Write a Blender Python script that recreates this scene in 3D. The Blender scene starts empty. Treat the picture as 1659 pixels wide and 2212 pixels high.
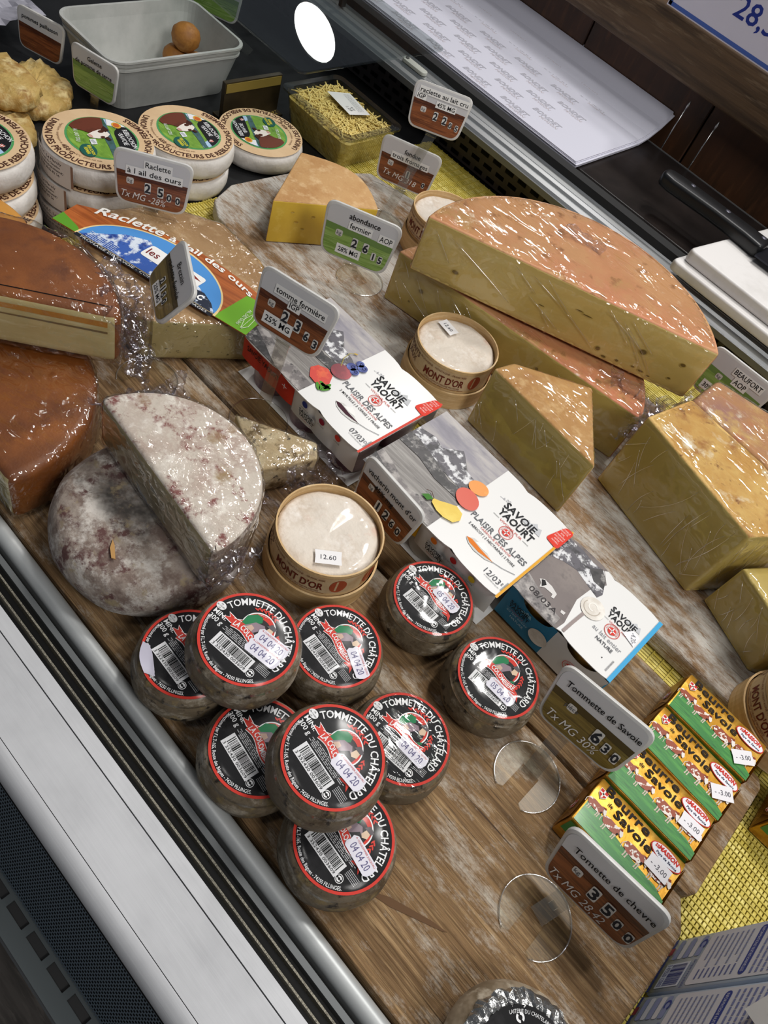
import bpy, bmesh, math, random
from mathutils import Vector, Matrix, noise
random.seed(7)
SC = bpy.context.scene
COL = SC.collection
PI = math.pi
R_ = math.radians

# ------------------------------------------------------------ camera
CAMH = .66
cam_d = bpy.data.cameras.new('camera'); cam = bpy.data.objects.new('camera', cam_d); COL.objects.link(cam)
cam_d.sensor_fit = 'HORIZONTAL'; cam_d.sensor_width = 36; cam_d.lens = 36*1661/1659
cam_d.clip_start = .01
AX = ((0.66757938, 0.69561987, -0.26542565), (0.69121788, -0.44656706, 0.56815113), (0.27668686, -0.56275293, -0.77894385))
cam.matrix_world = Matrix([[AX[i][0], -AX[i][1], -AX[i][2], (0, 0, CAMH)[i]] for i in range(3)] + [[0, 0, 0, 1]])
SC.camera = cam
# ------------------------------------------------------------ world, lamps, exposure
w = bpy.data.worlds.new('shop_air'); SC.world = w; w.use_nodes = True
w.node_tree.nodes['Background'].inputs[0].default_value = (.78, .86, 1.0, 1)
w.node_tree.nodes['Background'].inputs[1].default_value = .11
vs = SC.view_settings
vs.view_transform = 'Standard'; vs.look = 'None'; vs.exposure = -.45; vs.gamma = 1; vs.use_curve_mapping = False


def lamp(name, loc, aim, power, size, col=(1, .96, .9), spread=180):
    d = bpy.data.lights.new(name, 'AREA'); d.shape = 'DISK'; d.size = size; d.energy = power; d.color = col
    d.spread = R_(spread)
    o = bpy.data.objects.new(name, d); COL.objects.link(o); o.location = loc
    o.rotation_euler = (Vector(aim)-Vector(loc)).to_track_quat('-Z', 'Y').to_euler()
    return o


LC = (1, .975, .94)
lamp('ceiling_spot', (-.46, 1.80, 2.25), (-.2, .5, 0), 23, .24, LC)
lamp('ceiling_spot', (.42, 1.62, 2.25), (.1, .5, 0), 18, .24, LC)
lamp('ceiling_spot', (-.16, 1.30, 2.25), (-.1, .4, 0), 14, .22, LC)
lamp('ceiling_spot', (-1.35, 2.55, 2.25), (-.5, .8, 0), 20, .24, LC)
far = lamp('ceiling_spot', (-4.48, 4.63, 2.25), (-.9, .93, .1), 7, .42, LC)
far.data.shape = 'ELLIPSE'; far.data.size_y = .25; far.rotation_euler = (far.rotation_euler.to_matrix() @ Matrix.Rotation(R_(-45), 3, 'Z')).to_euler()
lamp('ceiling_spot', (1.75, .10, 2.25), (0, .6, 0), 52, .9, LC)
lamp('ceiling_spot', (-.55, -.45, 2.3), (-.2, .2, 0), 5, .3, LC)


# ------------------------------------------------------------ materials
def hx(h):
    h = h.lstrip('#'); o = []
    for i in (0, 2, 4):
        c = int(h[i:i+2], 16)/255
        o.append(c/12.92 if c <= .04045 else ((c+.055)/1.055)**2.4)
    return (*o, 1)


MATS = {}


def _coords(nt, stretch, rnd):
    N = nt.nodes; L = nt.links
    tc = N.new('ShaderNodeTexCoord'); mp = N.new('ShaderNodeMapping'); mp.inputs['Scale'].default_value = stretch
    L.new(tc.outputs['Object'], mp.inputs['Vector'])
    if rnd:
        oi = N.new('ShaderNodeObjectInfo'); mu = N.new('ShaderNodeMath'); mu.operation = 'MULTIPLY'; mu.inputs[1].default_value = 37.
        L.new(oi.outputs['Random'], mu.inputs[0])
        cb = N.new('ShaderNodeCombineXYZ')
        for i in range(3): L.new(mu.outputs[0], cb.inputs[i])
        ad = N.new('ShaderNodeVectorMath'); L.new(mp.outputs[0], ad.inputs[0]); L.new(cb.outputs[0], ad.inputs[1])
        return ad.outputs[0]
    return mp.outputs[0]


def M(key, col, rough=.55, metal=0., mix=(), bump=None, coat=0., spec=.5, rnd=False, coatbump=None, crough=.05, sss=0):
    """principled material; mix = [(hex, scale, lo, hi, stretch, detail)], bump = (scale, strength, stretch)"""
    if key in MATS: return MATS[key]
    m = bpy.data.materials.new(key); m.use_nodes = True; nt = m.node_tree; N = nt.nodes; L = nt.links
    b = N['Principled BSDF']
    b.inputs['Roughness'].default_value = rough; b.inputs['Metallic'].default_value = metal
    b.inputs['Specular IOR Level'].default_value = spec
    b.inputs['Coat Weight'].default_value = coat; b.inputs['Coat Roughness'].default_value = crough
    b.inputs['Base Color'].default_value = hx(col)
    if sss:
        b.inputs['Subsurface Weight'].default_value = sss; b.inputs['Subsurface Radius'].default_value = (.01, .007, .004); b.inputs['Subsurface Scale'].default_value = 1
    prev = None
    for q in mix:
        c2, sc, lo, hi = q[:4]; st = q[4] if len(q) > 4 else (1, 1, 1); de = q[5] if len(q) > 5 else 5
        n = N.new('ShaderNodeTexNoise'); n.inputs['Scale'].default_value = sc; n.inputs['Detail'].default_value = de
        n.inputs['Roughness'].default_value = q[6] if len(q) > 6 else .62
        L.new(_coords(nt, st, rnd), n.inputs['Vector'])
        mr = N.new('ShaderNodeMapRange'); mr.inputs[1].default_value = lo; mr.inputs[2].default_value = hi
        L.new(n.outputs['Fac'], mr.inputs[0])
        mx = N.new('ShaderNodeMix'); mx.data_type = 'RGBA'
        L.new(mr.outputs[0], mx.inputs[0])
        if prev is None: mx.inputs[6].default_value = hx(col)
        else: L.new(prev, mx.inputs[6])
        mx.inputs[7].default_value = hx(c2); prev = mx.outputs[2]
    if prev: L.new(prev, b.inputs['Base Color'])

    def bmp(q, sock):
        n = N.new('ShaderNodeTexNoise'); n.inputs['Scale'].default_value = q[0]; n.inputs['Detail'].default_value = 5
        L.new(_coords(nt, q[2] if len(q) > 2 else (1, 1, 1), rnd), n.inputs['Vector'])
        bu = N.new('ShaderNodeBump'); bu.inputs['Strength'].default_value = q[1]; bu.inputs['Distance'].default_value = q[3] if len(q) > 3 else .002
        L.new(n.outputs['Fac'], bu.inputs['Height']); L.new(bu.outputs[0], sock)
    if bump: bmp(bump, b.inputs['Normal'])
    if coatbump: bmp(coatbump, b.inputs['Coat Normal'])
    MATS[key] = m
    return m


def clear(key, tint, base, edge, rough, crease=None, gcol='#ffffff'):
    """thin clear sheet: transparent with a glossy skin that grows towards grazing view; crease = (scale, strength, stretch, sharpness)"""
    if key in MATS: return MATS[key]
    m = bpy.data.materials.new(key); m.use_nodes = True; nt = m.node_tree; N = nt.nodes; L = nt.links
    N.remove(N['Principled BSDF']); out = N['Material Output']

    def mth(op, a, b):
        n = N.new('ShaderNodeMath'); n.operation = op
        for i, q in enumerate((a, b)):
            if isinstance(q, (int, float)): n.inputs[i].default_value = q
            elif q is not None: L.new(q, n.inputs[i])
        return n.outputs[0]
    t = N.new('ShaderNodeBsdfTransparent'); t.inputs[0].default_value = hx(tint)
    g = N.new('ShaderNodeBsdfGlossy'); g.inputs['Roughness'].default_value = rough; g.inputs[0].default_value = hx(gcol)
    lw = N.new('ShaderNodeLayerWeight'); lw.inputs[0].default_value = .5
    fac = mth('ADD', mth('MULTIPLY', mth('POWER', lw.outputs['Facing'], 3.), edge), base)
    mx = N.new('ShaderNodeMixShader'); L.new(fac, mx.inputs[0]); L.new(t.outputs[0], mx.inputs[1]); L.new(g.outputs[0], mx.inputs[2])
    if crease:
        sc, stg, st, sharp = crease
        co = _coords(nt, st, True)
        n = N.new('ShaderNodeTexNoise'); n.inputs['Scale'].default_value = sc; n.inputs['Detail'].default_value = sharp; n.inputs['Distortion'].default_value = .8; n.inputs['Roughness'].default_value = .45
        L.new(co, n.inputs['Vector'])
        mk = N.new('ShaderNodeTexNoise'); mk.inputs['Scale'].default_value = 14; mk.inputs['Detail'].default_value = 1; L.new(_coords(nt, (1, 1, 1), True), mk.inputs['Vector'])
        mr = N.new('ShaderNodeMapRange'); mr.inputs[1].default_value = .40; mr.inputs[2].default_value = .66; mr.inputs[3].default_value = .15; L.new(mk.outputs['Fac'], mr.inputs[0])
        bu = N.new('ShaderNodeBump'); bu.inputs['Distance'].default_value = .003
        L.new(mth('MULTIPLY', mr.outputs[0], stg), bu.inputs['Strength'])
        L.new(n.outputs['Fac'], bu.inputs['Height']); L.new(bu.outputs[0], g.inputs['Normal'])
    L.new(mx.outputs[0], out.inputs[0])
    MATS[key] = m
    return m


def P(h, rough=.6, coat=0.):
    return M('print_'+h.strip('#')+('_c' if coat else ''), h, rough, coat=coat, spec=.25)


WOOD = M('weathered_wood', '#8b6e4d', .85, mix=[('#644c33', 7, .40, .62, (1, 34, 34), 10, .7), ('#a98c66', 10, .50, .66, (1, 22, 22), 10, .7),
         ('#b6ab9c', 9, .51, .63, (1, 2.2, 1), 14, .8), ('#725a41', 44, .54, .66, (1, 6, 6), 8, .7), ('#46362a', 9, .62, .70, (1, 44, 44), 8)], bump=(10, .7, (1, 40, 40), .004), spec=.25)
WOODC = M('whitewashed_wood', '#96795a', .85, mix=[('#71583f', 7, .40, .62, (1, 34, 34), 10, .7), ('#c3beb6', 7, .43, .56, (1, 2.4, 1), 14, .8),
          ('#87694b', 40, .56, .66, (1, 6, 6), 8, .7), ('#4c3a2b', 9, .63, .70, (1, 40, 40), 8)], bump=(10, .6, (1, 36, 36), .004), spec=.25)
STEEL = M('dark_steel', '#2c2d2f', .45, .5, mix=[('#1e1f20', 20, .4, .7)])
BLACK = M('black', '#0b0b0c', .6)
ALU = M('brushed_aluminium', '#c9cbcc', .32, .85, bump=(300, .05, (.02, 1, 1)))
ALUW = M('white_aluminium', '#c3c4c7', .5, .2, mix=[('#b9babd', 60, .4, .7, (.2, 1, 1)), ('#cccdd0', 8, .45, .7)], bump=(400, .06, (.02, 1, 1)))
FROST = M('frosted_plastic', '#d3d2cf', .34, spec=.5, mix=[('#bcbab6', 30, .4, .7)])
ACRYL = clear('clear_acrylic', '#f3f2ee', .10, .8, .2, gcol='#f4f2ec')
ACRYLD = clear('clear_acrylic_disc', '#fafaf7', .02, .7, .32, gcol='#f4f2ec')
WRAP = clear('cling_film', '#fbfaf7', .085, .85, .08, (40, 5.0, (1, 1.8, 1.3), 2.5))
WRAPL = clear('cling_film_tight', '#faf8f2', .055, .75, .08, (16, 4.5, (1, 3.4, 1.4), 2.5))
GLASS = clear('clear_glass', '#eef2f1', .03, .6, .01)
CRUMP = clear('crumpled_film', '#f0eff3', .16, .8, .16, (60, 3.0, (1, 1, 1), 2), gcol='#efeef6')
CREASE = clear('film_crease', '#ffffff', .38, .5, .12)
TUBC = clear('clear_tub_plastic', '#e9ebe6', .05, .7, .06)


# ------------------------------------------------------------ mesh helpers
class MB:
    def __init__(s): s.v = []; s.f = []; s.m = []; s.s = []

    def add(s, vs_, fs, m=0, smooth=False):
        b = len(s.v); s.v += [tuple(q) for q in vs_]
        for i, f in enumerate(fs):
            s.f.append([b+k for k in f]); s.m.append(m[i] if isinstance(m, (list, tuple)) else m); s.s.append(smooth)
        return s

    def box(s, x0, x1, y0, y1, z0, z1, m=0):
        v = [(x, y, z) for z in (z0, z1) for y in (y0, y1) for x in (x0, x1)]
        return s.add(v, [(0, 2, 3, 1), (4, 5, 7, 6), (0, 1, 5, 4), (2, 6, 7, 3), (0, 4, 6, 2), (1, 3, 7, 5)], m)

    def beam(s, p, q, wd, th, m=0, side=None):
        p = Vector(p); q = Vector(q); d = (q-p).normalized()
        a = Vector(side).normalized() if side else (d.cross(Vector((0, 0, 1))) if abs(d.z) < .95 else Vector((1, 0, 0))).normalized()
        a = (a-d*a.dot(d)).normalized(); b = d.cross(a)
        v = [e+a*(i*wd/2)+b*(j*th/2) for e in (p, q) for j in (-1, 1) for i in (-1, 1)]
        return s.add(v, [(0, 2, 3, 1), (4, 5, 7, 6), (0, 1, 5, 4), (2, 6, 7, 3), (0, 4, 6, 2), (1, 3, 7, 5)], m)

    def tube(s, pts, r, seg=8, m=0):
        pts = [Vector(p) for p in pts]; V = []
        for i, p in enumerate(pts):
            d = (pts[min(i+1, len(pts)-1)]-pts[max(i-1, 0)]).normalized()
            a = d.cross(Vector((0, 0, 1)));
            if a.length < .05: a = d.cross(Vector((1, 0, 0)))
            a.normalize(); b = d.cross(a); rr = r[i] if isinstance(r, (list, tuple)) else r
            V += [p+(a*math.cos(2*PI*k/seg)+b*math.sin(2*PI*k/seg))*rr for k in range(seg)]
        F = [(i*seg+k, i*seg+(k+1) % seg, (i+1)*seg+(k+1) % seg, (i+1)*seg+k) for i in range(len(pts)-1) for k in range(seg)]
        F += [tuple(range(seg))[::-1], tuple((len(pts)-1)*seg+k for k in range(seg))]
        return s.add(V, F, m, True)

    def lathe(s, prof, seg=48, m=0, c=(0, 0), wob=None, smooth=True):
        V = []; n = len(prof)
        for i, (r, z) in enumerate(prof):
            for k in range(seg):
                a = 2*PI*k/seg; x, y = r*math.cos(a), r*math.sin(a); zz = z
                if wob:
                    d = wob(x, y, z); x *= d[0]; y *= d[0]; zz += d[1]
                V.append((c[0]+x, c[1]+y, zz))
        F = [(i*seg+k, i*seg+(k+1) % seg, (i+1)*seg+(k+1) % seg, (i+1)*seg+k) for i in range(n-1) for k in range(seg)]
        mm = [m[i] if isinstance(m, (list, tuple)) else m for i in range(n-1) for k in range(seg)]
        if prof[0][0] > 1e-6: F.append(tuple(range(seg))[::-1]); mm.append(mm[0])
        if prof[-1][0] > 1e-6: F.append(tuple((n-1)*seg+k for k in range(seg))); mm.append(mm[len(mm)-2])
        return s.add(V, F, mm, smooth)

    def prism(s, poly, z0, z1, m=0, ms=None):
        n = len(poly); V = [(x, y, z0) for x, y in poly]+[(x, y, z1) for x, y in poly]
        F = [tuple(range(n))[::-1], tuple(range(n, 2*n))]+[(i, (i+1) % n, n+(i+1) % n, n+i) for i in range(n)]
        return s.add(V, F, [m, m]+[m if ms is None else ms]*n)

    def build(s, name, mats, parent=None, mx=None, recalc=False):
        me = bpy.data.meshes.new(name); me.from_pydata([tuple(v) for v in s.v], [], s.f)
        for i, p in enumerate(me.polygons): p.material_index = s.m[i]; p.use_smooth = s.s[i]
        return link(name, me, mats, parent, mx, recalc)


def link(name, me, mats=None, parent=None, mx=None, recalc=False):
    if mats is not None:
        for m in (mats if isinstance(mats, (list, tuple)) else [mats]): me.materials.append(m)
    if recalc:
        b = bmesh.new(); b.from_mesh(me); bmesh.ops.remove_doubles(b, verts=b.verts, dist=1e-6); bmesh.ops.recalc_face_normals(b, faces=b.faces); b.to_mesh(me); b.free()
    me.update()
    o = bpy.data.objects.new(name, me); COL.objects.link(o)
    if parent is not None: o.parent = parent
    if mx is not None: o.matrix_basis = mx if isinstance(mx, Matrix) else Matrix.Translation(mx)
    return o


def share(src, parent, mx=None):
    o = src.copy(); COL.objects.link(o); o.parent = parent
    if mx is not None: o.matrix_basis = mx if isinstance(mx, Matrix) else Matrix.Translation(mx)
    return o


def tag(o, label, cat, group=None):
    o['label'] = label; o['category'] = cat
    if group: o['group'] = group
    return o


def thing(name, label, cat, loc=(0, 0, 0), rz=0., group=None, rot=None):
    o = bpy.data.objects.new(name, None); COL.objects.link(o); o.location = loc; o.empty_display_size = .02
    o.rotation_euler = rot if rot else (0, 0, rz)
    return tag(o, label, cat, group)


def struct(o): o['kind'] = 'structure'; return o


def bprism(poly, z0, z1, bev=.003, seg=2):
    bm = bmesh.new(); n = len(poly)
    a = [bm.verts.new((x, y, z0)) for x, y in poly]; b = [bm.verts.new((x, y, z1)) for x, y in poly]
    bm.faces.new(a[::-1]); bm.faces.new(b)
    for i in range(n): bm.faces.new((a[i], a[(i+1) % n], b[(i+1) % n], b[i]))
    bmesh.ops.recalc_face_normals(bm, faces=bm.faces)
    if bev: bmesh.ops.bevel(bm, geom=[e for e in bm.edges if e.calc_face_angle(0) > .35], offset=bev, segments=seg, affect='EDGES', profile=.5)
    return bm


def bm_obj(bm, name, mats, parent=None, mx=None, pick=None, smooth=True):
    if pick:
        for f in bm.faces: f.material_index = pick(f)
    for f in bm.faces: f.smooth = smooth
    me = bpy.data.meshes.new(name); bm.to_mesh(me); bm.free()
    if smooth: me.set_sharp_from_angle(angle=R_(35))
    return link(name, me, mats, parent, mx)


def arc(cx, cy, r, a0, a1, n=24):
    return [(cx+r*math.cos(R_(a0+(a1-a0)*i/n)), cy+r*math.sin(R_(a0+(a1-a0)*i/n))) for i in range(n+1)]


def rrect(x0, x1, y0, y1, r, n=4):
    return arc(x1-r, y1-r, r, 0, 90, n)+arc(x0+r, y1-r, r, 90, 180, n)+arc(x0+r, y0+r, r, 180, 270, n)+arc(x1-r, y0+r, r, 270, 360, n)


def ell(cx, cy, rx, ry, n=28, rot=0):
    c, s = math.cos(rot), math.sin(rot); o = []
    for i in range(n):
        a = 2*PI*i/n; x, y = rx*math.cos(a), ry*math.sin(a); o.append((cx+x*c-y*s, cy+x*s+y*c))
    return o


def roundpoly(poly, r, n=4):
    """round the corners of a convex polygon"""
    o = []; k = len(poly)
    for i in range(k):
        p = Vector(poly[i]); a = Vector(poly[i-1]); b = Vector(poly[(i+1) % k])
        u = (a-p).normalized(); v = (b-p).normalized()
        p0 = p+u*r; p1 = p+v*r
        for j in range(n+1):
            t = j/n; q = p0*(1-t)**2+p*2*t*(1-t)+p1*t*t; o.append((q.x, q.y))
    return o


def clip(sub, cl):
    """clip a polygon by a convex counter-clockwise one"""
    out = list(sub)
    for i in range(len(cl)):
        a = cl[i]; b = cl[(i+1) % len(cl)]; inp = out; out = []
        if not inp: return []
        sd = lambda p: (b[0]-a[0])*(p[1]-a[1])-(b[1]-a[1])*(p[0]-a[0])
        for j in range(len(inp)):
            p = inp[j-1]; q = inp[j]; dp, dq = sd(p), sd(q)
            if dq >= 0:
                if dp < 0: t = dp/(dp-dq); out.append((p[0]+(q[0]-p[0])*t, p[1]+(q[1]-p[1])*t))
                out.append(q)
            elif dp >= 0:
                t = dp/(dp-dq); out.append((p[0]+(q[0]-p[0])*t, p[1]+(q[1]-p[1])*t))
    return out


# lettering: the built-in font turned into flat mesh, cached per string
_TX = {}


def glyph(s, bold=0.):
    k = (s, bold)
    if k not in _TX:
        c = bpy.data.curves.new('t', 'FONT'); c.body = s; c.size = 1; c.resolution_u = 2; c.offset = bold; c.fill_mode = 'FRONT'
        o = bpy.data.objects.new('t', c); COL.objects.link(o)
        me = o.evaluated_get(bpy.context.evaluated_depsgraph_get()).to_mesh()
        vs_ = [(v.co.x, v.co.y) for v in me.vertices]; fs = [tuple(p.vertices) for p in me.polygons]
        x0 = min((v[0] for v in vs_), default=0); x1 = max((v[0] for v in vs_), default=1)
        _TX[k] = ([(x-x0, y) for x, y in vs_], fs, x1-x0)
        bpy.data.objects.remove(o); bpy.data.curves.remove(c)
    return _TX[k]


class Print:
    """flat printed artwork: polygons and lettering in layers, 2d, mapped to 3d at the end"""
    STEP = .0002

    def __init__(s): s.items = []; s.mats = []

    def mi(s, m):
        if isinstance(m, str): m = P(m)
        if m not in s.mats: s.mats.append(m)
        return s.mats.index(m)

    def poly(s, pts, m, ly=0):
        if len(pts) > 2: s.items.append((list(pts), [tuple(range(len(pts)))], s.mi(m), ly))
        return s

    def rect(s, x0, x1, y0, y1, m, ly=0): return s.poly([(x0, y0), (x1, y0), (x1, y1), (x0, y1)], m, ly)

    def ring(s, cx, cy, r0, r1, m, ly=0, n=40, a0=0, a1=360):
        v = []; f = []
        for i in range(n+1):
            a = R_(a0+(a1-a0)*i/n); v += [(cx+r0*math.cos(a), cy+r0*math.sin(a)), (cx+r1*math.cos(a), cy+r1*math.sin(a))]
        f = [(2*i, 2*i+1, 2*i+3, 2*i+2) for i in range(n)]
        s.items.append((v, f, s.mi(m), ly)); return s

    def disc(s, cx, cy, rx, ry, m, ly=0, n=56, k=7):
        """filled disc cut into rings so that it can follow a domed top"""
        v = [(cx, cy)]; f = []
        for j in range(1, k+1): v += [(cx+rx*j/k*math.cos(2*PI*i/n), cy+ry*j/k*math.sin(2*PI*i/n)) for i in range(n)]
        f += [(0, 1+i, 1+(i+1) % n) for i in range(n)]
        f += [(1+(j-1)*n+i, 1+j*n+i, 1+j*n+(i+1) % n, 1+(j-1)*n+(i+1) % n) for j in range(1, k) for i in range(n)]
        s.items.append((v, f, s.mi(m), ly)); return s

    def stroke(s, pts, wd, m, ly=0):
        v = []; f = []
        for i, p in enumerate(pts):
            a = pts[max(i-1, 0)]; b = pts[min(i+1, len(pts)-1)]; dx, dy = b[0]-a[0], b[1]-a[1]; l = math.hypot(dx, dy) or 1
            nx, ny = -dy/l*wd/2, dx/l*wd/2; v += [(p[0]-nx, p[1]-ny), (p[0]+nx, p[1]+ny)]
        f = [(2*i, 2*i+2, 2*i+3, 2*i+1) for i in range(len(pts)-1)]
        s.items.append((v, f, s.mi(m), ly)); return s

    def text(s, t, x, y, h, m, ly=2, al='C', rot=0., wd=None, sx=1., bold=0., shear=0.):
        v, f, wt = glyph(t, bold); k = h/.7; kx = k*sx
        if wd: kx = wd/wt
        ox = {'C': -wt*kx/2, 'L': 0, 'R': -wt*kx}[al]; c, sn = math.cos(R_(rot)), math.sin(R_(rot)); o = []
        for a, b in v:
            px = a*kx+ox+b*k*shear; py = b*k; o.append((x+px*c-py*sn, y+px*sn+py*c))
        s.items.append((o, f, s.mi(m), ly)); return s

    def arctext(s, t, cx, cy, r, a0, a1, h, m, ly=2, inward=False, bold=0.):
        """lettering set along a circle from angle a0 to a1 (degrees)"""
        v, f, wt = glyph(t, bold); k = h/.7; o = []
        for a, b in v:
            th = R_(a0+(a1-a0)*a/wt); rr = r+b*k if not inward else r-b*k
            o.append((cx+rr*math.cos(th), cy+rr*math.sin(th)))
        s.items.append((o, f, s.mi(m), ly)); return s

    def build(s, name, parent, fn=None, z=0., mx=None):
        fn = fn or (lambda x, y, d: (x, y, z+d)); mb = MB()
        for v, f, m, ly in s.items: mb.add([fn(x, y, ly*s.STEP) for x, y in v], f, m)
        o = mb.build(name, s.mats, parent, mx)
        return o


def lines(pr, x0, x1, y0, y1, n, col, ly=2, fill=.45, seed=1):
    """rows of tiny unreadable print"""
    rd = random.Random(seed); st = (y1-y0)/n
    for i in range(n):
        x = x0; y = y0+i*st
        while x < x1:
            l = rd.uniform(.05, .16)*(x1-x0); pr.rect(x, min(x+l, x1), y, y+st*fill, col, ly); x += l+.02*(x1-x0)


def barcode(pr, x0, x1, y0, y1, ly, digits, col='#161616', bg='#dedee0'):
    pr.rect(x0, x1, y0, y1, bg, ly); rd = random.Random(5); x = x0+.08*(x1-x0); W = x1-x0
    while x < x1-.08*W:
        b = rd.choice((.010, .010, .02, .03))*W; pr.rect(x, x+b, y0+.3*(y1-y0), y1-.08*(y1-y0), col, ly+1); x += b+rd.choice((.010, .014, .024))*W
    if digits: pr.text(digits, (x0+x1)/2, y0+.07*(y1-y0), .19*(y1-y0), col, ly+1, wd=W*.9)


def remesh(bm, voxel):
    me = bpy.data.meshes.new('r'); bm.to_mesh(me); bm.free()
    o = bpy.data.objects.new('r', me); COL.objects.link(o); md = o.modifiers.new('r', 'REMESH'); md.mode = 'VOXEL'; md.voxel_size = voxel
    out = bpy.data.meshes.new_from_object(o.evaluated_get(bpy.context.evaluated_depsgraph_get()))
    bpy.data.objects.remove(o); bpy.data.meshes.remove(me)
    return out


def wrap(parent, poly, z0, z1, off=.0012, voxel=.005, amp=.0022, sc=60, mat=None, seed=0, mx=None, fade=None):
    """crinkled cling film shell around a cut piece"""
    me = remesh(bprism(poly, z0, z1, .003, 2), voxel); me.update()
    nn = [v.normal.copy() for v in me.vertices]
    for v, n in zip(me.vertices, nn):
        p = v.co*sc+Vector((seed*9.1, seed*3.3, 0)); d = abs(noise.noise(p))*1.3+.6*abs(noise.noise(p*2.7))
        v.co += n*(off+amp*d)
    for p in me.polygons: p.use_smooth = True
    return link('cling_film', me, mat or WRAP, parent, mx)


def crumple(parent, c, nu, nv, amp, sc, seed=0, mat=None, name='film_fold', mx=None):
    """loose crumpled sheet of film spanned by four corners (a, b, c, d)"""
    a, b, cc, d = [Vector(q) for q in c]; n = (b-a).cross(d-a).normalized(); V = []
    for j in range(nv+1):
        for i in range(nu+1):
            u, v = i/nu, j/nv; p = a*(1-u)*(1-v)+b*u*(1-v)+cc*u*v+d*(1-u)*v
            q = p*sc+Vector((seed*5.7, seed*2.1, seed)); h = abs(noise.noise(q))*1.6-.4+.7*abs(noise.noise(q*2.3))+.35*noise.noise(q*5)
            e = noise.noise_vector(q*1.3)*amp*.8
            V.append(p+n*h*amp+e)
    F = [(j*(nu+1)+i, j*(nu+1)+i+1, (j+1)*(nu+1)+i+1, (j+1)*(nu+1)+i) for j in range(nv) for i in range(nu)]
    return MB().add(V, F, 0, False).build(name, mat or CRUMP, parent, mx)


# ============================================================ the place
def slab(name, label, cat, x0, x1, y0, y1, z0, z1, mat, bev=.002):
    o = bm_obj(bprism([(x0, y0), (x1, y0), (x1, y1), (x0, y1)], z0, z1, bev, 2), name, mat, smooth=False)
    return tag(o, label, cat)


FLOORM = M('dark_floor_boards', '#5a544f', .7, mix=[('#3a3531', 4, .45, .65, (1, 8, 1), 6), ('#726b64', 9, .55, .7, (1, 6, 1), 6)])
struct(MB().box(-3, 3, -3, 4, -.96, -.9).build('floor', FLOORM))
WALLM = M('brown_panelling', '#4a2c17', .6, mix=[('#33200f', 8, .4, .7, (3, 3, .6)), ('#5f3c22', 20, .55, .75, (4, 4, .5))])
wl = struct(MB().box(-2.6, 1.0, 1.52, 1.56, -.9, .36).build('wall_back', WALLM))
xs = [-2.6, -2.2, -1.8, -1.4, -1.05, -.76, -.472, -.17, .2, .6, 1.0]
for i in range(len(xs)-1):
    bm_obj(bprism([(xs[i]+.0015, 1.503), (xs[i+1]-.0015, 1.503), (xs[i+1]-.0015, 1.52), (xs[i]+.0015, 1.52)], -.2, .36, .002, 1), 'wall_plank', WALLM, wl, smooth=False)
BEAMM = M('dark_beam_wood', '#5b452e', .65, mix=[('#3b2b1b', 5, .42, .66, (1, 14, 14), 7), ('#75614a', 16, .55, .72, (1, 8, 8), 6)], bump=(10, .4, (1, 20, 20)))
struct(bm_obj(bprism([(-2.6, 1.455), (1, 1.455), (1, 1.503), (-2.6, 1.503)], .178, .262, .008, 3), 'trim_1', BEAMM, smooth=True))
# price sheet above the beam
pr = Print(); pr.rect(-.62, .1, .266, .358, '#dcd8e6', 0)
for q in ((-.62, .1, .266, .272), (-.62, .1, .352, .358), (-.62, -.614, .266, .358), (.094, .1, .266, .358)): pr.rect(*q, '#4a66b0', 1)
pr.text('28,30', -.512, .302, .03, '#27388f', 1, al='L', bold=.012, wd=.10)
sh = thing('price_sheet', 'white price sheet with blue border and blue figures above the beam', 'sign', (-.26, 1.45, .264))
MB().box(-.362, .362, -.001, .001, 0, .096).build('sheet', P('#dcd8e6'), sh)
pr.build('sheet_print', sh, fn=lambda x, y, d: (x+.26, -.0012-d, y-.264))

# case deck, mats and boards
deck = slab('display_deck', 'dark steel display deck under the mats and wrapped cheeses', 'deck', -1.9, .75, .135, 1.2, -.07, -.031, STEEL)
REED = M('yellow_reed', '#c3b04a', .5, mix=[('#e0d27c', 40, .45, .65, (1, 3, 1)), ('#a08e34', 70, .55, .7)])
REED2 = M('yellow_thread', '#b5a546', .6)


def mat(label, x0, x1, y0, y1, along, pitch, thread, z=-.0295):
    o = thing('reed_mat', label, 'mat', ((x0+x1)/2, (y0+y1)/2, z), group=None); ox, oy = (x0+x1)/2, (y0+y1)/2
    mb = MB(); n = int(((y1-y0) if along == 'x' else (x1-x0))/pitch); rd = random.Random(3); g = pitch*.36
    for i in range(n):
        if along == 'x': y = y0+pitch*(i+.5); mb.box(x0-ox+rd.uniform(0, .004), x1-ox-rd.uniform(0, .004), y-g-oy, y+g-oy, 0, .0028+rd.uniform(0, .0006))
        else: x = x0+pitch*(i+.5); mb.box(x-g-ox, x+g-ox, y0-oy, y1-oy, 0, .0028+rd.uniform(0, .0006))
    r = mb.build('reeds', REED, o); r['kind'] = 'stuff'
    mb = MB(); n = int(((x1-x0) if along == 'x' else (y1-y0))/thread)
    for i in range(n):
        if along == 'x': x = x0+thread*(i+.5)-ox; mb.box(x-.0008, x+.0008, y0-oy, y1-oy, .0006, .0042)
        else: y = y0+thread*(i+.5)-oy; mb.box(x0-ox, x1-ox, y-.0006, y+.0006, .0006, .0042)
    r = mb.build('threads', REED2, o); r['kind'] = 'stuff'
    return o


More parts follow.
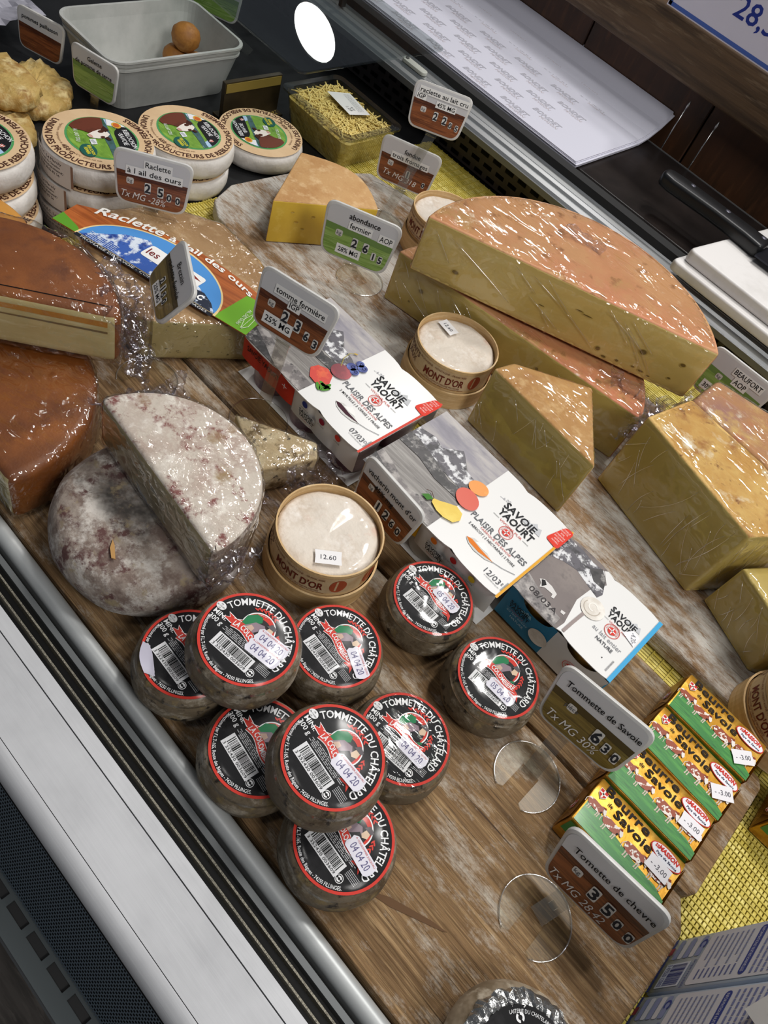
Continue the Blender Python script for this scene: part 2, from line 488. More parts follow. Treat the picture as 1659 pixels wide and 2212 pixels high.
mat('yellow reed mat under the whitewashed board, reeds running lengthwise', -.787, .62, .596, 1.155, 'x', .0043, .0135)
mat('yellow reed mat under the two front planks', -.787, .238, .165, .594, 'x', .0043, .0135)
mat('yellow reed mat beside the milk cartons with crosswise reeds', .240, .62, .165, .594, 'y', .0046, .0062)
BZ = -.0252


def board(name, label, poly, m):
    def wob(p):
        return (p[0]+.003*noise.noise(Vector((p[0]*9, p[1]*9, 1))), p[1]+.004*noise.noise(Vector((p[0]*7, p[1]*7, 5))))
    q = []
    for i in range(len(poly)):
        a = poly[i]; b = poly[(i+1) % len(poly)]; k = max(1, int(math.dist(a, b)/.03))
        q += [(a[0]+(b[0]-a[0])*j/k, a[1]+(b[1]-a[1])*j/k) for j in range(k)]
    o = bm_obj(bprism([wob(p) for p in q], BZ, 0, .0035, 3), name, m)
    return tag(o, label, 'board')


board('wooden_board', 'weathered wooden plank along the front rail under the tommettes', [(-.74, .163), (.225, .163), (.25, .18), (.253, .40), (.237, .4265), (-.74, .4265)], WOOD)
board('wooden_board', 'weathered wooden plank under the yogurt packs and butter', [(-.735, .4315), (.240, .4315), (.247, .44), (.245, .585), (.238, .595), (-.55, .592), (-.70, .555), (-.735, .53)], WOOD)
board('wooden_board', 'whitewashed wooden board at the back under the large cut wheels', [(-.752, .645), (-.72, .628), (-.6, .616), (-.3, .634), (.45, .642), (.45, .965), (-.62, .955), (-.72, .93), (-.765, .80), (-.772, .69)], WOODC)
# long crack gouged in the front plank
MB().prism([(.035, .205), (.060, .213), (.102, .2335), (.105, .236), (.09, .232), (.055, .218)], -.001, .0006).build('gouge', M('gouge', '#5f442b', .9), bpy.data.objects['wooden_board'])

# front sill of the case: aluminium face, tracks, round rail
X0, X1 = -1.6, .62


def extr(name, prof, m, parent=None, smooth=False, mx=None):
    n = len(prof); mb = MB()
    mb.add([(X0, y, z) for y, z in prof]+[(X1, y, z) for y, z in prof], [tuple(range(n)), tuple(range(n, 2*n))[::-1]]+[(i, n+i, n+(i+1) % n, (i+1) % n) for i in range(n)], 0, smooth)
    o = mb.build(name, m, parent, mx, recalc=True)
    if smooth: o.data.set_sharp_from_angle(angle=R_(40))
    return o


sill = thing('counter_sill', 'white aluminium front sill of the counter with glass tracks', 'counter', (0, .09, -.2))
T = (0, -.09, .2)
extr('sill_face', [(.056, .004), (.0995, .0075), (.0995, -.06), (.056, -.06)], ALUW, sill, mx=T)
extr('sill_face', [(.1005, .0075), (.112, .0075), (.112, -.06), (.1005, -.06)], ALUW, sill, mx=T)
extr('sill_nose', [(.0555, .0035)]+[(.0555-.016*math.sin(a), -.0125+.016*math.cos(a)) for a in (0.1, .3, .5, .75, 1.0, 1.3)]+[(.0395, -.06), (.0555, -.06)], ALUW, sill, True, mx=T)
extr('track_bed', [(.112, -.010), (.141, -.010), (.141, -.06), (.112, -.06)], BLACK, sill, mx=T)
TR = M('track_edge', '#9a9586', .5, .5, mix=[('#5a564c', 900, .4, .6)])
for y in (.1185, .1272): extr('track_fin', [(y-.0008, .002), (y+.0008, .002), (y+.0008, -.012), (y-.0008, -.012)], TR, sill, mx=T)
extr('grey_strip', [(.1325, .0045), (.1375, .0045), (.1375, -.02), (.1325, -.02)], M('grey_strip', '#6a6d6e', .5, .5), sill, mx=T)
extr('round_rail', [(.1502+.0082*math.cos(a), .001+.0082*math.sin(a)) for a in [R_(-10+200*i/14) for i in range(15)]]+[(.142, -.02), (.1585, -.02)], M('grey_rail', '#b9bcbc', .42, .35), sill, True, mx=T)
MESH = M('black_mesh', '#56626c', .5, .2)
vent = thing('front_vent', 'dark perforated vent panel sloping below the front sill', 'vent', (0, .03, -.2))
mb = MB(); mb.add([(X0, .04, -.014), (X1, .04, -.014), (X1, .010, -.075), (X0, .010, -.075)], [(0, 1, 2, 3)], 0)
mb.build('vent_panel', BLACK, vent, (0, -.03, .2))
mb = MB(); d = Vector((0, -.030, -.061)); L_ = d.length; d.normalize(); nrm = Vector((0, -d.z, d.y)) * -1
nr, pit = 22, .0031
xa, xb = -.42, .02
for r in range(nr):
    for c in range(int((xb-xa)/pit)):
        x = xa+(c+.5*(r % 2))*pit; p = Vector((x, .04, -.014))+d*(r+.5)*(L_/nr)
        a = Vector((pit*.5, 0, 0)); b = d*(L_/nr*.5); k = .62
        o_ = Vector((0, -.001, .0005))
        V = [p-a-b, p+a-b, p+a+b, p-a+b, p-a*k-b*k, p+a*k-b*k, p+a*k+b*k, p-a*k+b*k]
        mb.add([q+o_ for q in V], [(0, 1, 5, 4), (1, 2, 6, 5), (2, 3, 7, 6), (3, 0, 4, 7)], 0)
o = mb.build('mesh_sheet', MESH, vent, (0, -.03, .2)); o['kind'] = 'stuff'
# slotted metal strip at the bottom left
ST = M('grey_slotted_metal', '#414749', .45, .5)
strip = thing('slotted_strip', 'grey metal strip with a row of long dark slots at the foot', 'trim', (0, 0, -.2))
MB().box(X0, X1, -.012, .0125, -.0845, -.0835).build('slot_backing', BLACK, strip, (0, 0, .2))
mb = MB(); x = -.5
mb.box(X0, X1, .0065, .0125, -.0838, -.08).box(X0, X1, -.014, -.0005, -.0838, -.08)
while x < .1: mb.box(x, x+.0065, -.0005, .0065, -.0838, -.08); x += .029
mb.box(X0, -.5, -.0005, .0065, -.0838, -.08).box(.1, X1, -.0005, .0065, -.0838, -.08)
mb.build('slotted_face', ST, strip, (0, 0, .2))
extr('strip_bead', [(.0125+.003*math.cos(R_(a)), -.079+.003*math.sin(R_(a))) for a in range(0, 360, 30)], ALU, strip, True, (0, 0, .2))
MB().box(X0, X1, -.016, .04, -.9, -.0845).build('case_front', M('case_front', '#34373a', .5, .3), strip, (0, 0, .2))

# back of the case: slotted air grille, comb, sliding rail, black ledge
GR = M('grille_grey', '#4a4548', .55, .2, mix=[('#383437', 9, .4, .7)])
gr = struct(MB().box(-1.9, .75, 1.18, 1.2, -.031, .075).build('trim_2', BLACK))
mb = MB(); cw, ch = .030, .0165; gx = -1.5
nx = int(1.7/cw)
for j in range(4):
    for i in range(nx):
        x = gx+i*cw+(.5*cw if j % 2 else 0); z = -.027+j*ch; a, b = .0055, .0045
        y = 1.166
        V = [(x, y, z), (x+cw, y, z), (x+cw, y, z+ch), (x, y, z+ch), (x+a, y, z+b), (x+cw-a, y, z+b), (x+cw-a, y, z+ch-b), (x+a, y, z+ch-b)]
        mb.add(V, [(0, 1, 5, 4), (1, 2, 6, 5), (2, 3, 7, 6), (3, 0, 4, 7)], 0)
o = mb.build('air_grille', GR, gr)
mb = MB()
for i in range(58): mb.box(gx+i*cw+.004, gx+i*cw+.024, 1.160, 1.166, .042, .0545)
mb.build('grille_comb', M('comb_grey', '#77736e', .5), gr)
MB().box(-1.9, .75, 1.1655, 1.18, .039, .0425).build('grille_lip', GR, gr)
rail = thing('back_rail', 'ribbed aluminium sliding rail along the back of the display', 'rail', (0, 1.17, .05)); T = (0, -1.17, -.05)
for y0, y1, z in ((1.123, 1.139, .058), (1.141, 1.156, .0615), (1.158, 1.176, .0595), (1.178, 1.196, .0635)):
    extr('rail_rib', [(y0, z-.004), (y0+.003, z), (y1-.003, z+.001), (y1, z-.003), (y1, .05), (y0, .05)], ALU, rail, mx=T)
extr('rail_tube', [(1.205+.0085*math.cos(R_(a)), .062+.0085*math.sin(R_(a))) for a in range(0, 360, 24)], ALU, rail, True, T)
extr('rail_base', [(1.12, .054), (1.214, .054), (1.214, .044), (1.12, .044)], M('rail_base_grey', '#6f7173', .5, .6), rail, mx=T)  # rail base in a plain darker grey metal
lt = thing('rail_latch', 'pale plastic latch with a screw on the back rail', 'latch', (-.88, 1.15, .0632))
bm_obj(bprism(rrect(-.012, .045, -.008, .008, .0078), 0, .006, .0015, 2), 'latch_body', M('latch', '#aeb0a8', .5), lt)
MB().lathe([(.0035, .006), (.0032, .0072), (0, .0072)], 16).build('screw', M('screw', '#4a4b4a', .4, .8), lt, (-.004, 0, 0))
LEDGE = M('black_ledge', '#1c1817', .3, spec=.35, mix=[('#2a2422', 12, .4, .7)])
led = slab('back_ledge', 'glossy black ledge behind the rail holding paper and knife', 'ledge', -1.9, .75, 1.216, 1.462, .03, .0705, LEDGE)
MB().box(-1.9, .75, 1.4615, 1.4635, .03, .0715).build('ledge_edge', ALU, led)
for i, (x, y) in enumerate(((-.507, 1.472), (-.442, 1.472))):
    t = thing('metal_skewer', ('thin steel skewer standing nearest the paper stack' if i == 0 else 'thin steel skewer standing behind the knife handle'), 'skewer', (x, y, .0))
    MB().tube([(0, 0, .0), (.0006, .001, .11), (.001, .004, .142)], .0013, 8).build('shaft', ALU, t)
    MB().tube([(.001, .004, .142), (.0012, .0045, .150), (.0014, .005, .158)], [.0013, .0022, .0006], 8).build('tip', ALU, t)

# glass shelf with brackets, added at the back left to catch a lamp reflection
gs = thing('added_glass_shelf', 'clear glass shelf added over the deck at the back to mirror a lamp', 'shelf', (-.97, 1.0, .1155))
bm_obj(bprism(rrect(-.24, .155, -.17, .155, .012), 0, .004, .0008, 1), 'glass_sheet', GLASS, gs, smooth=False)
for x_ in (-.22, -.10): MB().box(x_-.004, x_+.004, .12, .166, -.003, 0).box(x_-.004, x_+.004, .155, .166, -.0525, -.003).build('bracket', STEEL, gs)

# paper stack on the ledge
PAP = M('wrapping_paper', '#c9c9d6', .6)
px = [(-1.35, 1.205), (-.528, 1.205), (-.530, 1.49), (-1.35, 1.49)]
pap = thing('paper_stack', 'stack of pale wrapping paper sheets with grey repeated print on the ledge', 'paper', (-.95, 1.34, .0716))
curl = lambda y: .046*max(0, (y+1.34-1.40)/.11)**2
for i in range(6):
    j = .0025*math.sin(i*2.4); V = []; n = 10; e_ = (.006 if i < 3 else 0)
    for k in range(n+1):
        y = 1.205-1.34-j*.8+(.295+e_)*k/n; z = i*.0016+curl(y)
        V += [(-.4, y, z), (.421+j*1.6, y, z), (-.4, y, z+.0013), (.421+j*1.6, y, z+.0013)]
    F = [q_ for k in range(n) for q_ in ((4*k+2, 4*k+3, 4*k+7, 4*k+6), (4*k, 4*k+4, 4*k+5, 4*k+1), (4*k+1, 4*k+5, 4*k+7, 4*k+3), (4*k, 4*k+2, 4*k+6, 4*k+4))]+[(0, 1, 3, 2), (4*n, 4*n+2, 4*n+3, 4*n+1)]
    MB().add(V, F).build('sheet', PAP, pap)
pr = Print(); rd = random.Random(2)
for r in range(7):
    for c in range(9):
        x = -.40+c*.094+(r % 2)*.047; y = -.118+r*.0385
        if x < .345:
            pr.text('BONDET', x, y, .012, '#a9a8b2', 0, bold=.03, wd=.062, shear=.15); pr.text('MIVISON', x+.012, y-.0095, .007, '#b7aeb2', 0, wd=.04, shear=.15)
pr.build('sheet_print', pap, fn=lambda x, y, d: (x, y, 6*.0016+d+curl(y)))

# cutting board and knife
cb = thing('cutting_board', 'thick white plastic cutting board resting over the back rail', 'cutting board', (-.05, 1.30, .073))
WP = M('white_plastic', '#dddad8', .45, mix=[('#cbc8c4', 14, .45, .7)])
bm_obj(bprism(roundpoly([(-.235, -.165), (.34, -.165), (.34, .19), (-.18, .19)], .012), 0, .017, .004, 3), 'lower_slab', WP, cb)
bm_obj(bprism(roundpoly([(-.226, -.15), (.34, -.15), (.34, .19), (-.17, .19)], .012), .0175, .038, .004, 3), 'upper_slab', WP, cb)
kn = thing('kitchen_knife', 'black-handled kitchen knife lying across the white cutting board', 'knife', (-.243, 1.266, .1125), rz=R_(1))
HB = M('black_handle', '#111214', .35)
hp = [(-.165, -.010), (-.160, -.019), (-.14, -.022), (-.06, -.017), (0, -.019), (.03, -.0235), (.038, -.018), (.038, .014), (.03, .017), (-.13, .017), (-.16, .013), (-.166, .004)]
bm_obj(bprism(hp, 0, .022, .006, 3), 'handle', HB, kn)
for x in (-.115, -.045, .025): MB().lathe([(.0045, 0), (.0045, .0004), (0, .0006)], 18).build('rivet', M('rivet', '#6b6a75', .4, .6), kn, (x, .006, .0219))
MB().prism([(.036, -.034), (.40, -.034), (.40, .014), (.036, .012)], .009, .0115).build('blade', M('blue_steel', '#2e3038', .28, .7), kn)
# ============================================================ large cheeses
PASTE = M('pressed_paste', '#dac27a', .42, mix=[('#d0b76c', 9, .35, .7), ('#dccb8c', 26, .5, .75, (1, 1, 3))], spec=.4, sss=.0)
PASTE2 = M('olive_paste', '#c9b46c', .4, mix=[('#bda85d', 10, .35, .7), ('#cdbd7c', 20, .55, .8, (1, 4, 1))], spec=.4)
YELL = M('yellow_paste', '#e2bf45', .45, mix=[('#d2ab38', 12, .4, .7), ('#ecd068', 40, .55, .75)])
PINK = M('pink_rind', '#c8966a', .7, mix=[('#c97b5e', 6, .46, .60), ('#bd9360', 12, .5, .64, (1, 1, 1), 8, .7), ('#e6d8c6', 16, .58, .66, (1, 1, 1), 12, .78), ('#99683f', 50, .58, .68, (1, 1, 1), 6)], bump=(120, .35))
CRUST = M('ochre_rind', '#c79a55', .75, mix=[('#d9b671', 18, .42, .62), ('#a97742', 34, .52, .68), ('#e8dcc4', 26, .58, .68, (1, 1, 1), 8), ('#8a5f38', 80, .62, .72)], bump=(150, .6))
TAN = M('tan_rind', '#c49a66', .75, mix=[('#b38450', 22, .42, .66), ('#d6b384', 60, .52, .7)], bump=(260, .3))


def line_pick(cut_dirs, top=0, side=0, cuts=(1,)):
    cd = [Vector(c).normalized() for c in cut_dirs]

    def f(face):
        n = face.normal
        if abs(n.z) > .6: return top
        for i, c in enumerate(cd):
            if n.dot(c) > .8: return cuts[i % len(cuts)]
        return side
    return f


def cdir(a, b):
    """outward normal (x, y) of edge a-b of a counter-clockwise outline"""
    return (b[1]-a[1], a[0]-b[0], 0)


def local(poly, c): return [(x-c[0], y-c[1]) for x, y in poly]


def half(p, q, bulge, n=30):
    """piece of a wheel: straight cut p-q, round rind on its left side"""
    p = Vector(p); q = Vector(q); m = (p+q)/2; h = (q-p).length/2; d = (q-p).normalized(); nn = Vector((-d.y, d.x))
    r = (h*h+bulge*bulge)/(2*bulge); c = m+nn*(bulge-r); a0 = math.atan2(q.y-c.y, q.x-c.x); a1 = math.atan2(p.y-c.y, p.x-c.x)
    while a1 < a0: a1 += 2*PI
    return [(c.x+r*math.cos(a0+(a1-a0)*i/n), c.y+r*math.sin(a0+(a1-a0)*i/n)) for i in range(n+1)]


def holes(parent, spots, p, q, col, mx=None):
    """small eyes in the cut face between p and q: (t along, z, size)"""
    p = Vector((*p, 0)); q = Vector((*q, 0)); d = (q-p).normalized(); n = Vector((d.y, -d.x, 0))
    for t, z, s, e in spots:
        c = p+(q-p)*t+Vector((0, 0, z)); V = []; k = 14
        for rr, dep in ((1, .0002), (.75, -.0001), (.3, -.0002)):
            for i in range(k):
                a = 2*PI*i/k; V.append(c+d*(s*e*rr*math.cos(a))+Vector((0, 0, s*rr*math.sin(a)))+n*(.0004+dep))
        F = [(j*k+i, j*k+(i+1) % k, (j+1)*k+(i+1) % k, (j+1)*k+i) for j in range(2) for i in range(k)]+[tuple(2*k+i for i in range(k))]
        MB().add(V, F, [1]*k+[0]*k+[0], True).build('eye', [M('eye_'+col, col, .6), M('eye_rim_'+col, '#b89f50', .5)], parent, mx)


def cheese(name, label, cat, poly, z0, z1, mats, cuts, bev=.003, cutmats=(1,), film=None, seed=0, amp=.0011, voxel=.005, sc=34, off=.0012):
    cx = sum(p[0] for p in poly)/len(poly); cy = sum(p[1] for p in poly)/len(poly)
    o = thing(name, label, cat, (cx, cy, z0)); L = local(poly, (cx, cy))
    b = bm_obj(bprism(L, 0, z1-z0, bev, 3), 'cheese', mats, o, pick=line_pick(cuts, cuts=cutmats))
    if film: wrap(o, L, 0, z1-z0, off=off, amp=amp, voxel=voxel, mat=film, seed=seed, sc=sc)
    return o, (cx, cy)


def creases(o, p, q, z0, z1, n, seed, slant=.3, ln=(.02, .06)):
    """fold lines in the film over the cut face p-q"""
    rd = random.Random(seed); p = Vector((*p, 0)); q = Vector((*q, 0)); d = (q-p).normalized(); nn = Vector((d.y, -d.x, 0)); mb = MB()
    for i in range(n):
        l = rd.uniform(*ln); t = rd.uniform(.05, .95); z = rd.uniform(z0, z1); sl = slant+rd.uniform(-.7, .7); bend = rd.uniform(-.1, .1)*l; pts = []
        for k in range(7):
            u = k/6-.5; c = p+(q-p)*t+d*(u*l*sl+bend*(u*u*4))+Vector((0, 0, z-u*l)); ok = z0 <= c.z <= z1 and 0 <= (c-p).dot(d) <= (q-p).length
            if ok: pts.append(c+nn*.0022)
        if len(pts) > 2: mb.tube(pts, [.00008+.0004*math.sin(PI*(j+.3)/len(pts)) for j in range(len(pts))], 5)
    r = mb.build('film_creases', CREASE, o); r['kind'] = 'stuff'


# two stacked half wheels at the back
p, q = (-.488, .733), (-.118, .802)
po = half(p, q, .165)
lo, c = cheese('cheese_half_wheel', 'lower pressed cheese half wheel with pink rind beneath the top half', 'cheese', po, .0005, .0785, [PINK, PASTE2], [cdir(p, q)], film=WRAPL, seed=1, voxel=.006)
creases(lo, (p[0]-c[0], p[1]-c[1]), (q[0]-c[0], q[1]-c[1]), .006, .072, 11, 5, 1.2)
holes(lo, [(.1, .02, .0022, 1), (.13, .045, .004, 1.1), (.62, .05, .003, 1), (.3, .045, .0012, 6)], (p[0]-c[0], p[1]-c[1]), (q[0]-c[0], q[1]-c[1]), '#7d6a30')
p, q = (-.452, .7125), (-.107, .884)
po = half(p, q, .165)
hi, c = cheese('cheese_half_wheel', 'upper pressed cheese half wheel with pink rind lying on another half', 'cheese', po, .0835, .161, [PINK, PASTE], [cdir(p, q)], film=WRAPL, seed=2, voxel=.006)
P0 = (p[0]-c[0], p[1]-c[1]); Q0 = (q[0]-c[0], q[1]-c[1])
creases(hi, P0, Q0, .006, .072, 13, 6, 1.6, (.02, .06))
holes(hi, [(.80, .036, .0045, 1.3), (.93, .043, .003, 1.4), (.67, .013, .0036, 1.1), (.70, .006, .002, 2), (.745, .009, .0022, 1.2), (.80, .011, .0016, 2), (.83, .01, .0018, 2.6), (.86, .008, .0014, 2), (.92, .018, .0018, 1.6), (.145, .024, .0034, 1.6), (.585, .048, .0011, 7), (.555, .05, .001, 6), (.44, .034, .0008, 6)], P0, Q0, '#6f5a26')
crumple(hi, [(Q0[0]-.085, Q0[1]-.062, .012), (Q0[0]-.005, Q0[1]-.035, .0), (Q0[0]+.01, Q0[1]-.05, -.03), (Q0[0]-.06, Q0[1]-.085, -.02)], 26, 22, .012, 70, 3)
crumple(hi, [(P0[0]+.09, P0[1]+.155, .078), (P0[0]+.15, P0[1]+.175, .078), (P0[0]+.15, P0[1]+.185, .088), (P0[0]+.10, P0[1]+.17, .088)], 20, 12, .008, 80, 5)
crumple(lo, [(.17, -.035, .06), (.205, .015, .075), (.20, .0, .01), (.16, -.065, .0)], 24, 20, .008, 70, 7)

# wedges on the whitewashed board
w1 = [(-.268, .672), (-.104, .664), (-.182, .766), (-.262, .703)]
w1o, c = cheese('cheese_wedge', 'wrapped tan-rinded cheese wedge beside the round spruce box and yogurt', 'cheese', w1, .0005, .093, [TAN, PASTE2, PASTE], [cdir(w1[0], w1[1]), cdir(w1[3], w1[0]), cdir(w1[1], w1[2])], film=WRAPL, cutmats=(1, 2, 1), seed=4, voxel=.005)
creases(w1o, (w1[0][0]-c[0], w1[0][1]-c[1]), (w1[1][0]-c[0], w1[1][1]-c[1]), .006, .088, 15, 1, .4)
w2 = [(-.108, .757), (.061, .716), (.112, .80), (.02, .833), (-.092, .84)]
w2o, c = cheese('cheese_block', 'large wrapped cheese block with crusty yellow-white rind strip on top', 'cheese', w2, .0005, .12, [CRUST, PASTE2], [cdir(w2[0], w2[1]), cdir(w2[1], w2[2]), cdir(w2[4], w2[0])], film=WRAPL, seed=5, voxel=.006, amp=.0012)
creases(w2o, (w2[0][0]-c[0], w2[0][1]-c[1]), (w2[1][0]-c[0], w2[1][1]-c[1]), .008, .114, 24, 2, -.1, (.02, .09))
creases(w2o, (w2[1][0]-c[0], w2[1][1]-c[1]), (w2[2][0]-c[0], w2[2][1]-c[1]), .008, .114, 16, 3, .2)
crumple(w2o, [(-.115, -.03, .118), (-.085, .075, .118), (-.10, .06, .05), (-.125, -.02, .05)], 24, 20, .012, 60, 11)
PURP = M('purple_rind', '#b98a63', .75, mix=[('#a77c74', 12, .45, .6), ('#cfae72', 26, .5, .66), ('#d9cfc4', 60, .58, .7), ('#c07b5b', 16, .56, .7)], bump=(160, .5))
w3 = [(-.092, .847), (.018, .842), (.125, .806), (.14, .90), (.03, .945), (-.092, .916)]
w3o, c = cheese('cheese_block', 'wrapped cheese block with reddish purple rind behind the crusty block', 'cheese', w3, .0005, .116, [PURP, PASTE2], [cdir(w3[0], w3[1]), cdir(w3[1], w3[2])], film=WRAPL, seed=6, voxel=.006, amp=.0012, bev=.006)
w4 = [(.082, .727), (.167, .692), (.25, .755), (.17, .815), (.122, .79)]
w4o, c = cheese('cheese_wedge', 'plain olive-yellow cheese wedge at the right edge of the board', 'cheese', w4, .0005, .075, [PASTE2, PASTE2], [cdir(w4[0], w4[1])], film=WRAPL, seed=8, voxel=.006)
creases(w4o, (w4[0][0]-c[0], w4[0][1]-c[1]), (w4[1][0]-c[0], w4[1][1]-c[1]), .006, .07, 16, 4, .3)
# cut yellow cheese at the left end of the board
a = (-.648, .653)
w5 = [a, (-.5775, .785)]+[(-.5775+(-.1455)*t+.045*math.sin(PI*t)*-.1, .785-.019*t+.036*math.sin(PI*t)) for t in [i/10 for i in range(1, 10)]]+[(-.723, .766)]
o, c = cheese('cheese_wedge', 'unwrapped bright yellow cheese wedge with tan rind on the board end', 'cheese', w5, .0005, .066, [TAN, YELL], [cdir(a, w5[1]), cdir(w5[-1], a)], bev=.0025)
holes(o, [(.25, .035, .0016, 2), (.4, .045, .0018, 1.6), (.32, .025, .0014, 2), (.55, .035, .0016, 2), (.62, .02, .0012, 2), (.2, .05, .0012, 2)], (a[0]-c[0], a[1]-c[1]), (w5[1][0]-c[0], w5[1][1]-c[1]), '#c29a30')

# smoked cheese, two pieces stacked at the left
SMK = M('smoked_rind', '#7d4518', .5, mix=[('#9a5a22', 10, .44, .66), ('#5f3012', 26, .5, .7), ('#6e3c17', 7, .5, .65)], bump=(500, .25, (1, 1, 1), .001), spec=.5)
CREAM = M('cream_paste', '#cfc08e', .45, mix=[('#bfae78', 10, .4, .7, (1, 1, 4)), ('#ddd2a8', 30, .55, .75, (1, 1, 6))])
SMB = M('smoked_edge', '#c98d3c', .5, mix=[('#a9662a', 30, .45, .7)])
lp = [(-.66, .166), (-.414, .166)]+arc(-.545, .178, .132, 0, 150, 26)[1:]+[(-.68, .22)]
o, c = cheese('smoked_cheese', 'lower smoked cheese with dark orange rind under the cut smoked half', 'cheese', lp, .0005, .064, [SMK, CREAM], [cdir(lp[0], lp[1])], film=WRAP, seed=9, voxel=.005, amp=.0016, bev=.009, sc=45)
p, q = (-.655, .135), (-.482, .320)
up_ = half(p, q, .112)
bm = bprism(local(up_, (-.59, .26)), 0, .066, .011, 3)
o = thing('smoked_cheese', 'upper cut smoked cheese half with creamy face and shiny film', 'cheese', (-.59, .26, .069))
bm_obj(bm, 'cheese', [SMK, CREAM, SMB], o, pick=line_pick([cdir(p, q)]))
ca = Vector((p[0]+.59, p[1]-.26, 0)); cb_ = Vector((q[0]+.59, q[1]-.26, 0)); dn = Vector(cdir(p, q)).normalized()
for nm_, za, zb, m_ in (('orange_rim', .0505, .0552, SMB), ('crack', .0425, .0431, M('crack', '#7d6a48', .8))):
    dd = (cb_-ca).normalized(); a_ = ca+dd*.012+dn*.0004; b_ = cb_-dd*.012+dn*.0004
    MB().add([a_+Vector((0, 0, za)), b_+Vector((0, 0, za-.002)), b_+Vector((0, 0, zb)), a_+Vector((0, 0, zb))], [(0, 1, 2, 3)]).build(nm_, m_, o)
wrap(o, local(up_, (-.59, .26)), 0, .066, off=.0012, amp=.0018, voxel=.005, seed=10, sc=45)
crumple(o, [(cb_.x-.01, cb_.y-.01, .07), (cb_.x-.085, cb_.y+.035, .067), (cb_.x-.065, cb_.y+.085, .01), (cb_.x+.035, cb_.y+.01, -.02)], 30, 24, .011, 55, 13)
crumple(bpy.data.objects['smoked_cheese'], [(.085, .02, .05), (.075, .12, .06), (.105, .10, .004), (.112, .015, .004)], 26, 22, .013, 55, 15)
p, q = (-.80, .20), (-.66, .335)
pl = half(p, q, .07)
o, c = cheese('smoked_cheese', 'pale crusted smoked cheese corner in front of the reblochon stack', 'cheese', pl, .0005, .088, [SMB, CREAM], [cdir(p, q)], bev=.012)

# wild garlic cheese with its paper band
GARL = M('herb_paste', '#b6a878', .5, mix=[('#a89a68', 14, .4, .7), ('#5f5a3a', 140, .62, .70, (1, 1, 2), 3)])
RB = M('beige_rind', '#b39066', .7, mix=[('#a07c52', 18, .42, .66), ('#c7a982', 50, .52, .7)], bump=(240, .3))
gp = [(-.702, .405), (-.60, .378), (-.540, .382), (-.5285, .398), (-.478, .488), (-.476, .50), (-.50, .535), (-.56, .568), (-.64, .57), (-.70, .52), (-.715, .45)]
o, c = cheese('garlic_raclette', 'beige rinded herb cheese under the orange paper band', 'cheese', gp, .0005, .060, [RB, GARL], [cdir(gp[3], gp[4])], bev=.006, film=WRAP, seed=12, voxel=.006, amp=.0015, cutmats=(1,))
# paper band: an arched card printed with a mountain picture
bo = thing('paper_band', 'orange arched paper band with mountain picture lying on the herb cheese', 'label', (-.60, .46, .0645), rz=math.atan2(.079, .242))
BW = .262
ORW = M('orange_wood_print', '#b8642c', .4, mix=[('#8e4519', 6, .42, .62, (1, 22, 1), 6), ('#d17d3c', 10, .55, .72, (1, 14, 1))], coat=.3)
bandtop = [(BW/2, .004), (BW/2, .062)]+[(BW/2-BW*t, .062*(1-t)+.044*t+.028*math.sin(PI*t)**.8) for t in [i/18 for i in range(1, 18)]]+[(-BW/2, .044), (-BW/2, .004)]
bandtop = [(x, y-.042) for x, y in bandtop]
MB().prism(bandtop, 0, .0012).build('card', ORW, bo)
cl = bandtop
if sum((cl[i][0]-cl[i-1][0])*(cl[i][1]+cl[i-1][1]) for i in range(len(cl))) > 0: cl = cl[::-1]
pr = Print()
pr.poly(clip([(.088, -.04), (.14, -.04), (.14, .018), (.096, .018)], cl), '#6faa2b', 0)
pr.poly([(-BW/2, -.038), (-.088, -.038), (-.105, -.028), (-BW/2, -.020)], '#5d9a2a', 0)
ov = lambda k: [(x*k-.005, (y)*k-.038*k+(.038*(k-1)) if False else y*k-.036) for x, y in arc(0, 0, 1, 0, 180, 30)]
oval = [(-.005+.092*math.cos(R_(a)), -.036+.064*math.sin(R_(a))) for a in range(0, 181, 6)]
oval1 = [(-.005+.095*math.cos(R_(a)), -.0385+.069*math.sin(R_(a))) for a in range(0, 181, 6)]
pr.poly(oval1, '#e9cf94', 1); pr.poly(oval, '#4f92d6', 2)
MT = M('blue_mountain_print', '#3a61b4', .4, mix=[('#dfe9f6', 55, .50, .56, (1, 1, 1), 9), ('#22408c', 70, .56, .64, (1, 1, 1), 6)], coat=.3)
mtn = [(-.095, -.036), (-.06, .0), (-.035, .012), (-.012, -.004), (.012, .006), (.03, -.004), (.05, -.012), (.07, -.022), (.087, -.036)]
pr.poly(clip(mtn, oval), MT, 3)
pr.poly(clip([(.03, -.036), (.044, -.018), (.06, -.016), (.075, -.024), (.087, -.036)], oval), M('mountain_dark', '#232a3c', .4, mix=[('#c9d6ea', 90, .55, .6)]), 4)
pr.poly(roundpoly([(-.03, -.015), (.048, -.018), (.05, .004), (-.028, .008)], .005), '#f2f1ee', 5)
pr.poly([(.02, -.004), (.034, .0005), (.047, -.004)], '#8a2c22', 6)
pr.text('les', -.018, -.009, .011, '#7b2b2a', 6, bold=.01)
pr.rect(-.098, .087, -.0425, -.037, '#191c26', 3); pr.text('FROMAGE DE SAVOIE - CONDENSE LES - ALPAGES', -.005, -.0415, .0034, '#d9d9d9', 5, wd=.17)
lines(pr, -.088, -.05, -.035, -.022, 5, '#c8d4ea', 5, .35, 3)
pr.ring(.062, -.0255, .0022, .0042, '#ffffff', 6, 20, 30, 330)


